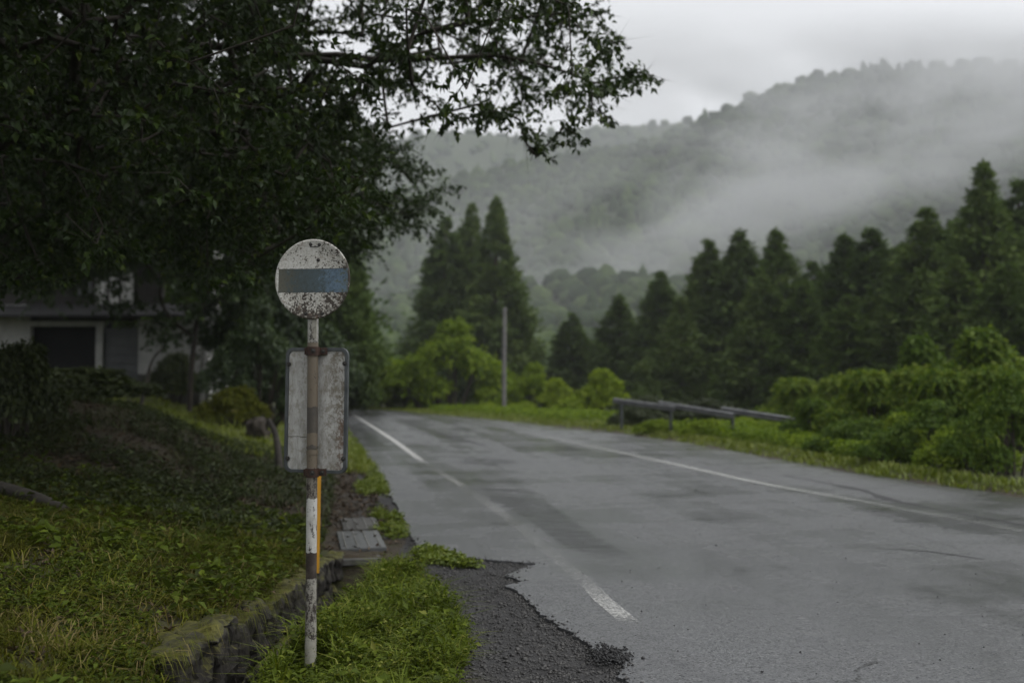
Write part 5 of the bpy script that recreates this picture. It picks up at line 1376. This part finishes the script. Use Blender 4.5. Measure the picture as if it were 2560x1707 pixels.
def mist(name, c, size, rot, dens, band, label, seed, nscale=.02, lo=(-120, -40)):
    o = volume_box(name, c, size, rot)
    m, nt, N, L, out = new_mat(name + '_air')
    tc = N.new('ShaderNodeTexCoord'); co = tc.outputs['Object']
    s = N.new('ShaderNodeSeparateXYZ'); L.new(co, s.inputs['Vector']); X, Y, Z = s.outputs
    mp = N.new('ShaderNodeMapping'); mp.inputs['Location'].default_value = (seed * 13.7, seed * 7.1, 0); mp.inputs['Scale'].default_value = (.5, 1.45, 1.2); mp.inputs['Rotation'].default_value = (0, 0, R(-38)); L.new(co, mp.inputs['Vector'])
    nz = noise_node(nt, nscale, 5, .6, mp.outputs['Vector'], None, .35)
    # soft band along the slope (object x = along, y = up the slope), rising to the right
    line = mathn(nt, 'ADD', mathn(nt, 'MULTIPLY', X, band[0]), band[1])
    dv = mathn(nt, 'DIVIDE', mathn(nt, 'SUBTRACT', Y, line), band[2])
    bnd = mathn(nt, 'POWER', 2.718, mathn(nt, 'MULTIPLY', mathn(nt, 'MULTIPLY', dv, dv), -1.0))
    ex = mrange(nt, mathn(nt, 'ABSOLUTE', X), size[0] * .5, size[0] * .32)
    ey = mrange(nt, mathn(nt, 'ABSOLUTE', Y), size[1] * .5, size[1] * .36)
    ez = mrange(nt, mathn(nt, 'ABSOLUTE', Z), size[2] * .5, size[2] * .15)
    v = mathn(nt, 'SUBTRACT', mathn(nt, 'ADD', mathn(nt, 'MULTIPLY', nz.outputs['Fac'], 2.0), mathn(nt, 'MULTIPLY', bnd, .62)), 1.32)
    v = mathn(nt, 'MULTIPLY', mathn(nt, 'MAXIMUM', v, 0.0), mrange(nt, X, lo[0], lo[1], 0.0, 3.2))
    v = mathn(nt, 'MULTIPLY', mathn(nt, 'MULTIPLY', v, ex), mathn(nt, 'MULTIPLY', ey, ez))
    pv = N.new('ShaderNodeVolumePrincipled'); pv.inputs['Color'].default_value = (.80, .81, .825, 1)
    L.new(mathn(nt, 'MULTIPLY', v, dens), pv.inputs['Density'])
    L.new(pv.outputs[0], out.inputs['Volume'])
    o.data.materials.append(m); tag(o, label, 'mist', kind='stuff')
    return o
mist('mist_bank', (80, 265, 62), (330, 200, 46), (R(33), 0, 0), .060, (.70, -8, 14), 'drifting mist bank rising across the wooded hillside', 1, .026)
mist('mist_bank', (105, 398, 122), (360, 100, 58), (R(20), 0, 0), .034, (.1, 0, 22), 'thin cloud wisps clinging to the upper ridge', 4, .024)

m, nt, N, L, out = new_mat('valley_mist_air')
vm = volume_box('valley_mist', (40, 148, 30), (420, 80, 90))
tc = N.new('ShaderNodeTexCoord'); sp = N.new('ShaderNodeSeparateXYZ'); L.new(tc.outputs['Object'], sp.inputs['Vector'])
e = mathn(nt, 'MULTIPLY', mrange(nt, mathn(nt, 'ABSOLUTE', sp.outputs['X']), 210, 150), mathn(nt, 'MULTIPLY', mrange(nt, mathn(nt, 'ABSOLUTE', sp.outputs['Y']), 40, 12), mrange(nt, sp.outputs['Z'], 44, -15)))
pv = N.new('ShaderNodeVolumePrincipled'); pv.inputs['Color'].default_value = (.80, .81, .825, 1); L.new(mathn(nt, 'MULTIPLY', e, .0028), pv.inputs['Density'])
L.new(pv.outputs[0], out.inputs['Volume']); vm.data.materials.append(m)
tag(vm, 'thin damp mist lying over the valley floor before the hills', 'mist', kind='stuff')
